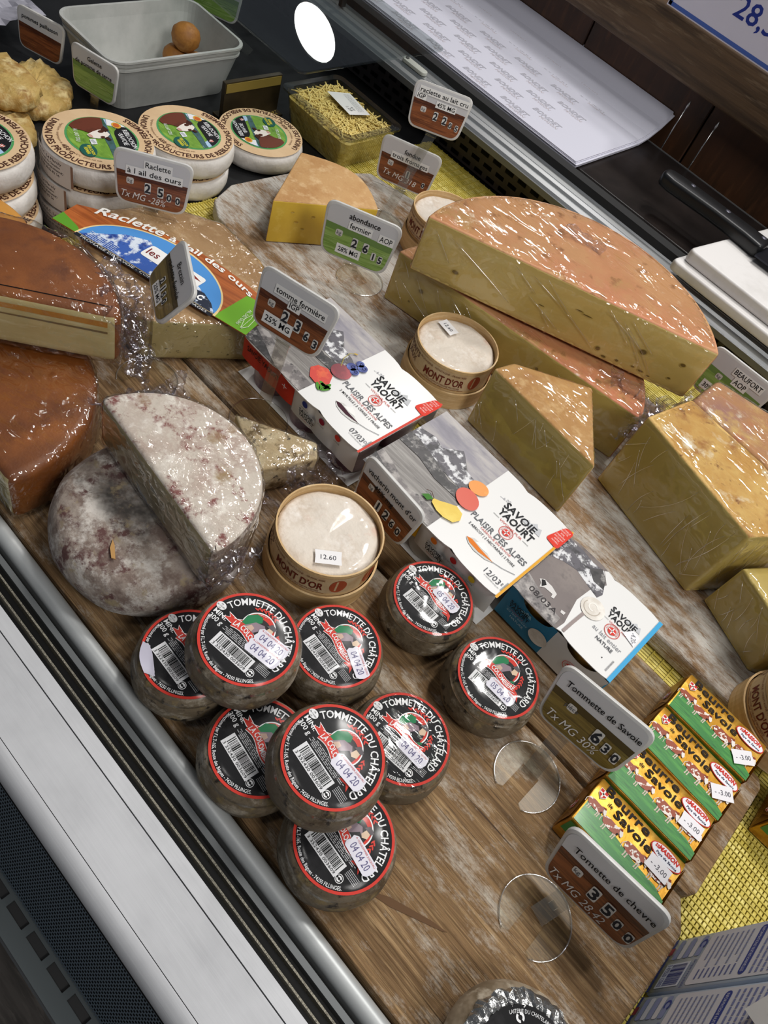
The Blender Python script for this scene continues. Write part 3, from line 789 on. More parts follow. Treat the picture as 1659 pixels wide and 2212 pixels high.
def arch(t, x0, x1, h, lift):
    v, f, wt = glyph(t, .02); o_ = []; k = h/.7
    for a_, b_ in v:
        x = x0+(x1-x0)*a_/wt; u = x/.131; o_.append((x, lift-.034*u*u+b_*k+.006*x/.13))
    pr.items.append((o_, f, pr.mi('#f4f1ea'), 3))


arch('Raclette', -.108, -.032, .015, .0318); arch("à l'ail des ours", -.024, .100, .009, .0318)
pr.text('AIL DES OURS', .112, -.016, .004, '#e8f2d8', 3, rot=-88, wd=.03)
leaf = [(.121, -.034), (.116, -.018), (.119, -.004), (.125, -.012), (.126, -.026)]
pr.stroke(leaf+[leaf[0]], .0008, '#dcebc4', 3); pr.stroke([(.121, -.034), (.121, -.012), (.119, -.004)], .0006, '#dcebc4', 3)
pr.build('band_print', bo, z=.0014)

# tomme wheel and the half tomme standing on it
TOM = M('tomme_mould', '#a3968b', .85, mix=[('#75635a', 26, .44, .58, (1, 1, 1), 9, .7), ('#cfc8c0', 36, .5, .62, (1, 1, 1), 10, .75), ('#5e3f3c', 40, .54, .62, (1, 1, 1), 8, .7), ('#4c4743', 11, .56, .68), ('#9a8a6b', 70, .58, .7)], bump=(110, .7), rnd=True)
TOMP = M('tomme_white_mould', '#d6cdc4', .85, mix=[('#b39c92', 30, .44, .58, (1, 1, 1), 9, .7), ('#8a5552', 44, .53, .61, (1, 1, 1), 9, .72), ('#eee9e3', 60, .5, .64, (1, 1, 1), 8, .7), ('#a58d6c', 24, .58, .7)], bump=(120, .6))
TPASTE = M('tomme_paste', '#a89a72', .5, mix=[('#96885f', 12, .4, .7)])
tw = thing('tomme_cheese', 'whole grey mouldy tomme wheel under the half tomme by the rail', 'cheese', (-.327, .2535, .0005))
prof = [(0, 0), (.078, 0), (.088, .006), (.0955, .02), (.0965, .036), (.092, .052), (.082, .0625), (.06, .065), (.03, .0655), (0, .0655)]
MB().lathe(prof, 72, wob=lambda x, y, z: (.935+.02*noise.noise(Vector((x*22, y*22, z*30))), .002*noise.noise(Vector((x*30, y*30, z*20+4))))).build('cheese', TOM, tw)
MB().prism([(.012, -.0495), (.018, -.0515), (.030, -.0585), (.027, -.0605), (.018, -.056)], .0655, .0668).build('bare_patch', M('bare_patch', '#b98d54', .8), tw)
th = thing('tomme_half', 'cut half tomme with white-pink mould in film on the tomme wheel', 'cheese', (-.322, .247, .0675), rz=R_(-4.5))
hp_ = [(-.0885, 0), (.0885, 0)]+arc(0, 0, .0915, 3, 177, 36)
bm_obj(bprism(hp_, 0, .058, .005, 3), 'cheese', [TOMP, TPASTE, TOM], th, pick=lambda f: 1 if f.normal.y < -.85 else (0 if f.normal.z > .3 else 2))
wrap(th, hp_, 0, .058, off=.001, amp=.0018, voxel=.0036, sc=70, seed=14)
crumple(th, [(-.098, -.006, .05), (-.07, .06, .058), (-.075, .075, .03), (-.105, .01, .02)], 24, 20, .01, 70, 17)
crumple(th, [(.09, .0, .05), (.10, .05, .04), (.105, .03, .0), (.085, -.01, .0)], 24, 20, .007, 80, 18)

# little wedge in loose film
MB0 = M('speckled_rind', '#b7a482', .8, mix=[('#cbbd9f', 40, .45, .62), ('#6d5b3c', 60, .53, .62, (1, 1, 1), 7), ('#3f3a33', 90, .6, .67)], bump=(160, .7))
wz = [(-.394, .400), (-.322, .373), (-.301, .438), (-.318, .452)]
o, c = cheese('cheese_wedge', 'small speckled cheese wedge in loose crumpled film beside the tomme', 'cheese', wz, .0005, .041, [MB0, CREAM], [cdir(wz[0], wz[1]), cdir(wz[3], wz[0])], film=WRAP, seed=16, voxel=.003, amp=.0018, sc=80)
crumple(o, [(.01, .005, .042), (.035, -.035, .03), (.075, .0, .004), (.055, .05, .012)], 34, 30, .014, 60, 19)
crumple(o, [(-.01, -.035, .03), (.035, -.045, .02), (.06, -.03, .002), (.005, -.05, .002)], 28, 16, .009, 70, 20)
crumple(o, [(.0, .03, .04), (.04, .045, .03), (.06, .06, .006), (-.02, .04, .02)], 24, 16, .007, 70, 21)
# ============================================================ spruce boxes of soft cheese
SPR = M('spruce_veneer', '#cfae7c', .6, mix=[('#b99460', 12, .42, .66, (1, 1, 14), 6), ('#ddc397', 26, .54, .72, (1, 1, 8))], bump=(30, .2, (1, 1, 20), .001))
SOFT = M('soft_rind', '#ddd3c6', .7, mix=[('#c8b7a4', 24, .42, .66, (1, 1, 1), 6), ('#eee7de', 46, .5, .7), ('#d2ab98', 15, .56, .7)], bump=(60, .7, (1, 1, 1), .004), coat=.25, crough=.08)
BOXP = M('box_label', '#c9ae85', .5, mix=[('#b38a62', 20, .45, .7), ('#d9c7a6', 8, .5, .7)])


def spruce_box(label, loc, rz, price=None, r=.0535, h=.061):
    o = thing('spruce_cheese_box', label, 'cheese box', loc, rz)
    lid = [(r+.0035, 0), (r+.0035, .026), (r+.0015, .026), (r+.0015, .003), (0, .003)]
    MB().lathe(lid, 56, smooth=False).build('lid_under', SPR, o)
    MB().lathe([(r, .0035), (r, h), (r-.0017, h), (r-.0017, .005), (0, .005)], 56, smooth=False).build('hoop', SPR, o)
    # overlapped veneer end
    MB().add([( (r+.0008)*math.cos(R_(a)), (r+.0008)*math.sin(R_(a)), z) for z in (.026, h) for a in (30, 36, 42, 48)], [(i, i+1, i+5, i+4) for i in range(3)]).build('veneer_end', SPR, o)
    R2 = r-.0022; zt = h-.007
    prof = [(0, .006), (R2, .006), (R2, zt-.003), (R2-.004, zt), (R2-.012, zt+.001), (R2*.5, zt+.0005), (0, zt)]
    MB().lathe(prof, 48, wob=lambda x, y, z: (1, .0022*noise.noise(Vector((x*45+loc[0]*90, y*45, 2))) if z > .02 else 0)).build('cheese', SOFT, o)
    pr = Print(); n = 40
    for i in range(n):
        a0, a1 = -150+300*i/n, -150+300*(i+1)/n
        pr.rect(a0, a1, 0, 22, BOXP if 8 < i < 32 else '#bb8a5a', 0)
    pr.text('MONT D\'OR', 18, 5, 9, '#6b2416', 2, wd=58, bold=.02); pr.text("APPELLATION D'ORIGINE PROTEGEE", 18, 1.5, 2.2, '#7a3b28', 2, wd=52)
    pr.text('MONTS', -42, 13, 6, '#6b4a38', 2, wd=34, bold=.02); pr.text('JOUX', -42, 5, 6, '#6b4a38', 2, wd=26, bold=.02)
    pr.text('FROMAGERIE - MONTAGNE - FRANCAISE', 12, 17.5, 2.4, '#7c4a30', 2, wd=70); lines(pr, -20, 50, -.2, 1.2, 1, '#8a5a3c', 2)
    for s in (-75, 62, 100): pr.poly(ell(s, 11, 9, 9, 18), '#a34a2c', 1)
    pr.build('box_print', o, fn=lambda a, y, d: ((r+.0004+d)*math.cos(R_(a-92)), (r+.0004+d)*math.sin(R_(a-92)), .03+y*.0012))
    if price:
        p2 = Print(); p2.poly([(-.013, -.0075), (.013, -.0075), (.0125, 0), (.013, .0075), (-.013, .0075), (-.0125, 0)], '#eceaea', 0); p2.text(price, 0, -.0025, .005, '#35363f', 1, wd=.015)
        p2.build('price_sticker', o, mx=Matrix.Translation((price_at[0], price_at[1], zt+.0042)) @ Matrix.Rotation(price_at[2], 4, 'Z'))
    return o


price_at = (.022, -.022, R_(48))
spruce_box('round spruce box of soft cheese priced 12.60 beside the mouldy tomme', (-.219, .3775, .0005), 0, '12.60')
price_at = (-.024, .016, R_(-20))
spruce_box('round spruce box of soft cheese in front of the half wheels', (-.338, .700, .0005), R_(12), '12.60')
spruce_box('round spruce box of soft cheese half hidden behind the half wheels', (-.535, .893, .0005), R_(-20))
spruce_box('round spruce box cut off by the right edge of the picture', (.224, .657, .0008), R_(-60))

# ============================================================ tommettes
TRIND = M('tommette_rind', '#6a5d4a', .75, mix=[('#9f9584', 22, .50, .60, (1, 1, 1.6), 10, .75), ('#463826', 30, .50, .62, (1, 1, 1), 8, .7), ('#86744f', 60, .56, .68), ('#2a221a', 70, .58, .65, (1, 1, 1), 6)], bump=(70, .8, (1, 1, 1), .003), rnd=True, spec=.35, coat=.12, crough=.25)
TR_ = .0475; TH = .046
mb = MB(); mb.lathe([(0, 0), (.034, 0), (.042, .004), (.0468, .013), (.0478, .023), (.0462, .033), (.0435, .0405), (.0405, .0447), (.02, .0462), (0, .0462)], 56,
                    wob=lambda x, y, z: (1+.025*noise.noise(Vector((x*40, y*40, z*50))), .0012*noise.noise(Vector((x*60, y*60, 3)))*(1 if z < .04 else .3)))
T_BODY = mb.build('body', TRIND)
LB = M('label_black', '#151517', .55, spec=.15, mix=[('#2b2a2c', 30, .5, .7)], rnd=True)
LR = M('label_red', '#cf3a2e', .55, spec=.2)
LW = M('label_white', '#e9e9ea', .5, spec=.2)


def tommette_print():
    pr = Print(); R = .0405; S = R
    pr.disc(0, 0, R, R, LB, 0); pr.ring(0, 0, R*.945, R, LR, 1, 64)
    pr.arctext('TOMMETTE DU CHÂTELARD', 0, 0, R*.72, 163, -14, R*.155, LW, 2, bold=.015)
    pr.arctext('Sélectionné par F.L.T-165, Route des Bègues - 74250 FILLINGES.', 0, 0, R*.925, 190, 318, R*.07, LW, 2, inward=True, bold=.01)
    q = lambda L: [(x*S, y*S) for x, y in L]
    pr.poly(ell(-.86*S, .14*S, .11*S, .085*S, 22), LW, 2)
    for i, t in enumerate(('FR', '38-110-001', 'CE')): pr.text(t, -.86*S, (.165-i*.05)*S, .03*S, '#2a2a2a', 3)
    pr.text('MINI.', -.74*S, -.06*S, .105*S, LW, 2, bold=.015); pr.text('300 g', -.74*S, -.2*S, .105*S, LW, 2, bold=.01)
    # ribbon
    pr.poly(q([(-.66, .16), (-.44, .14), (-.30, .24), (-.30, .08), (-.48, -.02), (-.70, -.0), (-.58, .08)]), '#ffffff', 2)
    pr.poly(q([(-.64, .145), (-.44, .125), (-.31, .22), (-.31, .09), (-.48, -.005), (-.67, .015), (-.56, .08)]), LR, 3)
    rib = [(-.47+.94*t, .02+.05*math.sin(PI*t*2.0)) for t in [i/12 for i in range(13)]]
    pr.stroke(q(rib), .205*S, LW, 3); pr.stroke(q(rib), .175*S, LR, 4)
    v, f, wt = glyph('LA COLOMBIERE', .02); o = []
    for a, b in v:
        t = .04+.92*a/wt; o.append(((-.47+.94*t)*S, (-.035+.05*math.sin(PI*t*2)+b/.7*.115)*S))
    pr.items.append((o, f, pr.mi(LW), 5))
    pr.poly(q([(.44, -.02), (.40, -.16), (.56, -.13), (.66, -.21), (.60, -.06), (.50, .0)]), LR, 3)
    # emblem disc with a figure in a green jacket
    pr.ring(0, .27*S, .335*S, .36*S, LW, 2, 40, -30, 210); pr.poly(ell(0, .27*S, .335*S, .335*S, 40), LR, 2); pr.poly(ell(.02*S, .23*S, .27*S, .27*S, 36), '#2b2427', 3)
    pr.poly(q([(-.33, .12), (-.34, .34), (-.22, .50), (-.08, .52), (-.02, .42), (-.10, .30), (-.16, .14)]), '#1f7a4c', 4)
    pr.poly(q([(-.26, .12), (-.12, .34), (.06, .40), (.18, .30), (.12, .16), (-.04, .12)]), '#8e7c86', 5)
    pr.poly(q([(-.22, .12), (-.15, .24), (-.06, .22), (-.06, .12)]), '#c8a997', 6)
    pr.poly(q([(.14, .30), (.16, .46), (.26, .44), (.29, .32), (.20, .26)]), '#d9bfa4', 6); pr.poly(q([(.10, .42), (.16, .54), (.30, .50), (.28, .43)]), '#5a5458', 7)
    pr.poly(q([(-.02, .12), (.10, .30), (.26, .24), (.30, .12)]), '#17171a', 6); pr.poly(q([(.24, .09), (.33, .16), (.36, .12), (.30, .07)]), '#1f7a4c', 6)
    for a in range(5): pr.stroke(q([(-.20+.045*a, .50+.018*a), (-.16+.045*a, .56+.014*a)]), .006*S, LW, 6)
    for i in range(6):
        a = R_(128-i*11); x, y = .47*math.cos(a), .27+.42*math.sin(a)
        for s in (1, -1): pr.poly(ell(x*S+s*.012*S, y*S+.02*S*s, .05*S, .017*S, 10, a+PI/2+s*.6), LR, 2)
        a = R_(28-i*11); x, y = .47*math.cos(a), .2+.42*math.sin(a)
        for s in (1, -1): pr.poly(ell(x*S+s*.02*S, y*S, .05*S, .017*S, 10, a+PI/2+s*.6), LR, 2)
    barcode(pr, -.50*S, .42*S, -.60*S, -.28*S, 2, '3 352430 003609')
    for i, (a, b) in enumerate(((-.42, .35), (-.52, .50), (-.46, .55), (-.5, .5), (-.40, .52))): lines(pr, a*S, b*S, (-.245+i*.033)*S, (-.245+i*.033+.03)*S, 1, '#a9a9ac', 2, .55, i)
    for i in range(5): lines(pr, .50*S, .78*S, (-.40+i*.034)*S, (-.40+i*.034+.03)*S, 1, '#a9a9ac', 2, .5, 9+i)
    pr.ring(.50*S, -.53*S, .072*S, .085*S, LW, 2, 26)
    pr.ring(.50*S, -.53*S, .025*S, .055*S, LW, 2, 14, 20, 160); pr.ring(.50*S, -.53*S, .025*S, .055*S, LW, 2, 14, 200, 340)
    return pr


T_LABEL = tommette_print().build('label', None, fn=lambda x, y, d: (x, y, .0470+d-.45*(x*x+y*y)))


def date_print(txt):
    pr = Print(); w_, h_ = .0155, .0065
    pr.poly([(-w_, -h_+.003), (-w_+.002, -h_), (w_-.003, -h_), (w_-.001, -h_+.002), (w_, 0), (w_-.001, h_-.002), (w_-.002, h_), (-w_+.003, h_), (-w_, h_-.003), (-w_+.001, 0)], M('date_paper', '#d9d7e2', .5), 0)
    pr.text('A CONSOMMER JUSQU\'AU', 0, h_-.0028, .0015, '#c4483c', 1, wd=.026); pr.text(txt, 0, -.0038, .0062, '#5a5580', 1, wd=.022)
    return pr.build('date_sticker', None)


D4 = date_print('04 04 20'); D5 = date_print('05 04 20')
tl = [  # label, x, y, z, rz, tilt x, tilt y, stickers
    ('mini tommette beside the yogurt pack, its label washed out by glare', -.108, .419, .001, 1, 0, 0, [(D5, .010, .007, -4)]),
    ('rightmost mini tommette on the board, next to the square price tag', -.012, .411, .001, 5, 0, 0, [(D5, .010, -.012, -3)]),
    ('mini tommette in front of the priced spruce box, sticker hiding the ribbon end', -.127, .308, .001, -3, 0, 0, [(D4, .024, .004, -20)]),
    ('mini tommette nearest the tomme, its label edge peeling up', -.197, .201, .001, -2, 0, 0, [(D4, .02, .01, 0)]),
    ('mini tommette propped up high with two date stickers on its label', -.1665, .229, .0485, 10, 0, 2, [(D4, .017, .008, 2), (D4, .017, -.003, 3)]),
    ('half covered mini tommette between the two raised ones by the rail', -.099, .197, .001, -7, 0, 0, [(D4, .02, .01, 0)]),
    ('largest raised mini tommette with one date sticker in the front pile', -.0515, .220, .0485, -6, -1, 0, [(D4, .0165, .0015, 6)]),
    ('mini tommette with streaky glare over its label, right of the pile', -.028, .298, .001, 8, 0, 0, [(D4, .012, -.006, -5)]),
    ('lowest mini tommette of the pile, nearest the bottom of the board', -.003, .204, .001, -4, 0, 0, [(D4, .018, .0015, -6)]),
]
for i, (lb, x, y, z, rz, tx, ty, st) in enumerate(tl):
    o = thing('mini_tommette', lb, 'cheese', (x, y, z), group='mini tommettes', rot=(R_(tx), R_(ty), R_(rz)))
    share(T_BODY, o, Matrix.Rotation(i*1.3, 4, 'Z')); l = share(T_LABEL, o, Matrix.Scale(1.0, 4))
    for k, (d_, dx, dy, a) in enumerate(st): share(d_, l, Matrix.Translation((dx, dy, .0470+.0019+k*.0004-.45*(dx*dx+dy*dy))) @ Matrix.Rotation(R_(a), 4, 'Z'))
LF = clear('label_film', '#fdfdfc', .035, .6, .10, (26, 1.6, (1, 1, 1), 1.5)); LF2 = clear('label_film_streaky', '#fdfdfc', .05, .6, .07, (14, 3.2, (1, 7, 1), 2)); LF0 = clear('label_film_flat', '#ffffff', .012, .3, .16, (20, .8, (1, 1, 1), 1))
for i, o in enumerate([c_ for c_ in bpy.data.objects if c_.name.startswith('mini_tommette')]):
    n = {'mini_tommette': 0, 'mini_tommette.001': 1, 'mini_tommette.007': 2}.get(o.name, 3)
    mb = MB(); mb.lathe([(.0458, .0385), (.0440, .0425), (.0412, .0470), (.03, .0492), (.015, .0499), (0, .0500)], 48)
    mb.build('film', (LF, LF, LF2, LF0)[n], o)
for o in (T_BODY, T_LABEL, D4, D5): bpy.data.objects.remove(o)
pl_ = bpy.data.objects['mini_tommette.003']
MB().add([(-.030+.024*t, -.026-.014*t-.004*math.sin(PI*t), .0475+.006*math.sin(PI*t)) for t in [i/8 for i in range(9)]]+[(-.022+.024*t, -.022-.012*t, .0462) for t in [i/8 for i in range(9)]],
         [(i, i+1, i+10, i+9) for i in range(8)], 0, True).build('peeled_edge', M('label_back', '#b9b6c6', .5), pl_)

# small goat cheese in silver foil at the bottom edge
gt = thing('goat_tomme', 'foil-edged round goat cheese with black flower label at the bottom edge', 'cheese', (.194, .2005, .0005), R_(-20)); gt.scale = (.93,)*3
FOIL = M('silver_foil', '#b8b8b6', .22, .9, bump=(70, 1.0, (1, 1, .5), .004))
WV = M('woven_rind', '#a2917a', .7, mix=[('#7d6c55', 46, .44, .6, (1, 1, .6), 3), ('#c4b7a2', 60, .52, .66)], bump=(60, .5), coat=.2)
MB().lathe([(0, 0), (.045, 0), (.056, .008), (.060, .022), (.057, .036), (.050, .045), (.045, .048), (0, .0485)], 56).build('body', WV, gt)
mb = MB(); k = 90; rd = random.Random(4); V = []
for j, (r, z) in enumerate(((.0395, .0490), (.044, .0500), (.0495, .0475), (.0525, .0440))):
    for i in range(k): a = 2*PI*i/k; V.append(((r+rd.uniform(-.0016, .0016))*math.cos(a), (r+rd.uniform(-.0016, .0016))*math.sin(a), z+rd.uniform(-.0008, .0016)))
mb.add(V, [(j*k+i, j*k+(i+1) % k, (j+1)*k+(i+1) % k, (j+1)*k+i) for j in range(3) for i in range(k)], 0, False).build('foil_ring', FOIL, gt)
pr = Print(); R = .0405; pr.poly(ell(0, 0, R, R, 56), LB, 0); pr.ring(0, 0, R*.66, R*.675, '#3f8a46', 2, 48)
pr.poly(ell(0, 0, R*.66, R*.66, 44), M('flower_photo', '#6c6c72', .4, mix=[('#8e8e90', 60, .45, .6, (8, 1, 1))]), 1)
pr.arctext('LAITERIE DU CHATELARD 38880 EYDOCHE • SELECTIONNE PAR VERNEY', 0, 0, R*.86, 170, 5, R*.07, LW, 2); pr.arctext('A CONSERVER A +8°C MAXIMUM A CONSOMMER', 0, 0, R*.74, 120, 10, R*.055, '#a5a5a8', 2)
pr.ring(-.72*R, .32*R, .045*R, .09*R, LW, 3, 14, 20, 160); pr.ring(-.72*R, .32*R, .045*R, .09*R, LW, 3, 14, 200, 340)
for fx, fy, fr in ((-.2, .36, .13), (.02, .5, .11), (.16, .2, .12), (-.34, .12, .1)):
    for i in range(9): a = 2*PI*i/9; pr.poly(ell(fx*R+fr*.65*R*math.cos(a), fy*R+fr*.65*R*math.sin(a), fr*.4*R, fr*.16*R, 8, a), '#e6e6ea', 3)
    pr.poly(ell(fx*R, fy*R, fr*.3*R, fr*.3*R, 12), '#d8b52c', 4)
pr.ring(-.2*R, .36*R, .14*R, .20*R, '#c33a34', 4, 26)
pr.build('label', gt, z=.0503)

# ============================================================ yogurt packs
CARD = M('white_card', '#e2e1df', .42, coat=.15, crough=.2)
POT = M('pot_plastic', '#c6c2b8', .4)


def logo(pr, x, y, w_, dark='#1b1c20', grey='#c3c5c8', ly=3, sub=True):
    """SAVOIE YAOURT wordmark with stepped peaks, centred on x"""
    h = w_*.19
    pk = [(-.02, .0), (.10, .27), (.16, .18), (.27, .40), (.34, .26), (.42, .34), (.5, .0)]
    pr.poly([(x+a*w_, y+h*1.0+b*w_*.6) for a, b in pk], grey, ly-1)
    pr.text('SAVOIE', x-.06*w_, y+h*.62, h, dark, ly, wd=w_*.86, bold=.022); pr.text('YAOURT', x, y-h*.6, h, dark, ly, wd=w_*.95, bold=.022)
    pr.text('VIVONS PUR', x, y-h*1.25, h*.3, '#c9473c', ly, wd=w_*.62)
    for s in (-1, 1): pr.rect(x+s*w_*.42-w_*.08, x+s*w_*.42+w_*.08, y-h*1.12, y-h*1.06, '#9a9a9a', ly)


def stamp(pr, x, y, r, ly=3):
    pr.ring(x, y, r*.92, r, '#cf4338', ly, 30); pr.ring(x, y, r*.52, r*.57, '#cf4338', ly, 26); pr.poly(ell(x, y, r*.5, r*.5, 24), '#d8392e', ly)
    pr.rect(x-r*.07, x+r*.07, y-r*.5, y+r*.5, '#e8e6e4', ly+1); pr.rect(x-r*.5, x+r*.5, y-r*.07, y+r*.07, '#e8e6e4', ly+1)
    pr.arctext('AU LAIT DE SAVOIE', x, y, r*.63, 200, -20, r*.2, '#cf4338', ly)


BWF = M('mono_field', '#6c6665', .45, mix=[('#a8a29e', 60, .46, .6, (1, 1, 1), 9), ('#3a3637', 90, .54, .64, (1, 1, 1), 8)])
BWS = M('mono_slope', '#78736f', .45, mix=[('#9c9893', 10, .45, .65, (1, 26, 1), 6), ('#524d4c', 26, .55, .7, (1, 18, 1))])
BWT = M('mono_trees', '#3b3839', .45, mix=[('#8d8a87', 120, .52, .62, (1, 1, 1), 8), ('#1f1d1e', 80, .5, .6)])
BWM = M('mono_rock', '#56535a', .45, mix=[('#dcdcde', 95, .50, .57, (1, 1, 1), 9), ('#2c2a2e', 70, .53, .63, (1, 1, 1), 7)])
SKYM = M('mono_sky', '#8d8992', .45, mix=[('#b8b2ae', 9, .42, .62, (1, 4, 1), 5), ('#77747f', 14, .52, .7, (1, 3, 1))])
TAU = M('taupe_slope', '#6d625f', .45, mix=[('#857a74', 20, .45, .65, (1, 1, 1), 5), ('#574d4b', 40, .54, .68)])


def sleeve(L, D, H, nb):
    """carton outline seen from above: straight ends, gently scalloped long sides"""
    o = []
    for s, yy in ((1, 0.), (-1, D)):
        xs_ = [i/24 for i in range(25)]; xs_ = xs_ if s > 0 else xs_[::-1]
        for t in xs_: o.append((L*t, yy+s*.0035*(1-abs(math.sin(PI*t*nb)))**2-s*.002))
    return o


def pots(o, L, D, cols, rows, col, rim, h):
    pr_ = min(L/cols, D/rows)/2-.0015
    for i in range(cols):
        for j in range(rows):
            mb = MB(); mb.lathe([(pr_*.70, .001), (pr_*.78, .002), (pr_*.93, h-.012), (pr_*.97, h-.006), (pr_*1.0, h-.005), (pr_*1.0, h-.0025), (0, h-.0025)], 32, m=[0, 0, 0, 1, 1, 1])
            mb.build('pot', [col, rim], o, (L*(i+.5)/cols, D*(j+.5)/rows, 0))


def panel(o, x0, x1, y, z0, z1, m, name='front_panel', slope=.004, wavy=0):
    n = 24; V = []
    for i in range(n+1):
        x = x0+(x1-x0)*i/n; wv = wavy*(1-abs(math.sin(PI*i/n*3)))**2
        V += [(x, y+wv, z1), (x, y+slope+wv*.5, z0)]
    MB().add(V, [(2*i, 2*i+1, 2*i+3, 2*i+2) for i in range(n)], 0, True).build(name, m, o)


def fruit_pack(label, x, y, col, accent, red):
    L, D, H = .197, .132, .064
    o = thing('yogurt_pack', label, 'yogurt pack', (x, y, .0005), group='yogurt packs')
    pots(o, L, D, 3, 2, POT if not red else M('berry_pot', '#b9a3a6', .35, mix=[('#5b2438', 14, .5, .62)]), POT, H-.001)
    MB().prism(sleeve(L, D, H, 3), H-.001, H).build('sleeve_top', CARD, o)
    panel(o, .002, L*.46, -.0005, .030, H-.0012, P(accent, .45), 'front_panel', .003, .003)
    panel(o, L*.46, L-.002, -.0005, .024, H-.0012, CARD, 'front_panel', .004, .003)
    panel(o, L-.002, .002, D+.0005, .03, H-.0012, CARD, 'back_panel', -.003)
    panel(o, .0, L, .004, .0006, .0012, CARD, 'sleeve_bottom', D-.008)
    cl = [(0, -.002), (L, -.002), (L, D+.002), (0, D+.002)]
    pr = Print(); sl = [(a, b) for a, b in sleeve(L, D, H, 3)]
    ph = [(a, b) for a, b in sl if a <= L*.5]
    ph = [(0, 0)]+[(a, b) for a, b in sl[:13]]+[(a, b) for a, b in sl[37:]]
    pr.poly(ph, BWS, 0)
    sky = [(0, .080), (.02, .092), (.035, .088), (.052, .107), (.062, .100), (.074, .090), (.0985, .080), (.0985, .1345), (0, .1345)]
    pr.poly(clip(sky, cl), SKYM, 1)
    pr.poly([(0, .074), (.0, .088), (.02, .094), (.035, .089), (.052, .108), (.060, .102), (.0725, .090), (.09, .087), (.0985, .083), (.0985, .065), (.05, .066)], BWM, 2)
    pr.poly([(0, .055), (0, .076), (.02, .074), (.05, .068), (.07, .062), (.0985, .068), (.0985, .052), (.06, .050), (.03, .056)], BWT, 3)
    pr.poly([(0, -.0005), (.0985, -.0005), (.0985, .018), (.07, .02), (.045, .016), (.02, .026), (0, .03)], BWF, 2)
    pr.poly([(0, -.0005), (.06, -.0005), (.04, .006), (.02, .014), (0, .02)], BWT, 3)
    pr.rect(L-.0028, L, -.0018, D+.0018, accent, 3)
    logo(pr, .152, .085, .050); stamp(pr, .152, .0665, .0082)
    pr.text('PLAISIR DES ALPES', .152, .0505, .0075, '#6d6f73', 3, wd=.076, bold=.012); pr.text('FABRIQUÉ EN SAVOIE', .153, .0465, .0026, '#cc4a3e', 3, wd=.042)
    pr.text('2 MYRTILLE | 2 CERISE | 2 FRAISE' if red else '2 ABRICOT | 2 NECTARINE | 2 POIRE', .152, .0405, .0032, '#3a3b3e', 3, wd=.064, bold=.01)
    # spoon with a lick of fruit
    sp = [(.130, .0255), (.137, .0315), (.150, .032), (.160, .028), (.168, .0258), (.160, .0215), (.146, .0195), (.136, .0215)]
    pr.poly(sp, '#d2d1cd', 3); pr.poly([(.130, .0262), (.136, .0285), (.150, .0268), (.168, .0260), (.150, .0222), (.137, .0228)], '#3d1526' if red else '#e07a1f', 4)
    pr.poly([(.14, .0285), (.147, .036), (.153, .0335), (.158, .029), (.15, .028)], '#f4f3f0', 4); pr.stroke([(.166, .0258), (.178, .0292), (.191, .0352)], .0007, '#8a8b8e', 3)
    pr.text('07/03' if red else '12/03', .178, .0105, .0068, '#5a5b60', 3, wd=.020); pr.text('D' if red else 'E', .1905, .0132, .0035, '#5a5b60', 3)
    pr.text('A CONSOMMER JUSQU\'AU', .181, .0075, .0012, '#4a4b50', 3, wd=.02); lines(pr, .1925, .1945, .008, .022, 16, '#4a4b50', 3, .5)
    pr.text('--6.00', .124, .098, .004, '#a7a8ae', 2, rot=12)
    pr.poly(roundpoly([(.1805, .101), (.1985, .0985), (.1985, D+.0005), (.1875, D+.0005)], .005), '#dd3b2b', 4)
    for i, (t, wd_) in enumerate((('NOUVELLE', .011), ('RECETTE', .010), ('SANS', .005), ('CONSERVATEUR', .012), ('SANS COLORANT', .012), ('ARÔMES', .007), ('NATURELS', .009))): pr.text(t, .1905, .1265-.0037*i, .0022, '#f6e3df', 5, wd=wd_)
    if red:
        st = M('strawberry', '#cf3320', .4, mix=[('#e8622f', 60, .5, .66), ('#a81f18', 30, .52, .7)], coat=.3)
        pr.poly([(.078, .034), (.080, .044), (.090, .050), (.101, .047), (.108, .036), (.106, .027), (.098, .023), (.088, .024)], st, 6)
        for a in range(6): pr.poly(ell(.108+.004*math.cos(a), .0265+.0045*math.sin(a*1.7), .0062, .0022, 10, -1.9+a*.45), '#4f8f2c', 7)
        ch = M('cherry', '#7c1226', .3, mix=[('#b8303c', 30, .48, .66)], coat=.5); pr.poly(ell(.1005, .0605, .0125, .0115, 26), ch, 8)
        pr.stroke([(.094, .066), (.086, .078), (.084, .089), (.088, .094)], .0008, '#a79a3c', 9); pr.poly(ell(.0885, .095, .0025, .001, 8, .6), '#c9a23a', 9)
        bl = M('blueberry', '#27357c', .45, mix=[('#5a6fb5', 70, .48, .62)])
        for bx, by, r in ((.101, .0765, .0062), (.1085, .074, .0055), (.1095, .086, .006), (.103, .0885, .005)): pr.poly(ell(bx, by, r, r, 18), bl, 9); pr.ring(bx+.001, by+.001, r*.25, r*.4, '#182250', 10, 10)
    else:
        ap = M('apricot', '#e8912c', .4, mix=[('#dd4f26', 16, .46, .62), ('#f2b04a', 30, .54, .7)], coat=.3); ne = M('nectarine', '#d2441f', .35, mix=[('#8e1528', 14, .48, .62), ('#ea7a2a', 22, .54, .7)], coat=.35); pe = M('pear', '#e0bd2b', .4, mix=[('#efd659', 20, .45, .65), ('#c79a1c', 40, .56, .7)], coat=.3)
        pr.poly(ell(.0965, .083, .0118, .0095, 26, .3), ap, 8); pr.poly(ell(.099, .061, .0150, .0122, 28, -.35), ne, 9)
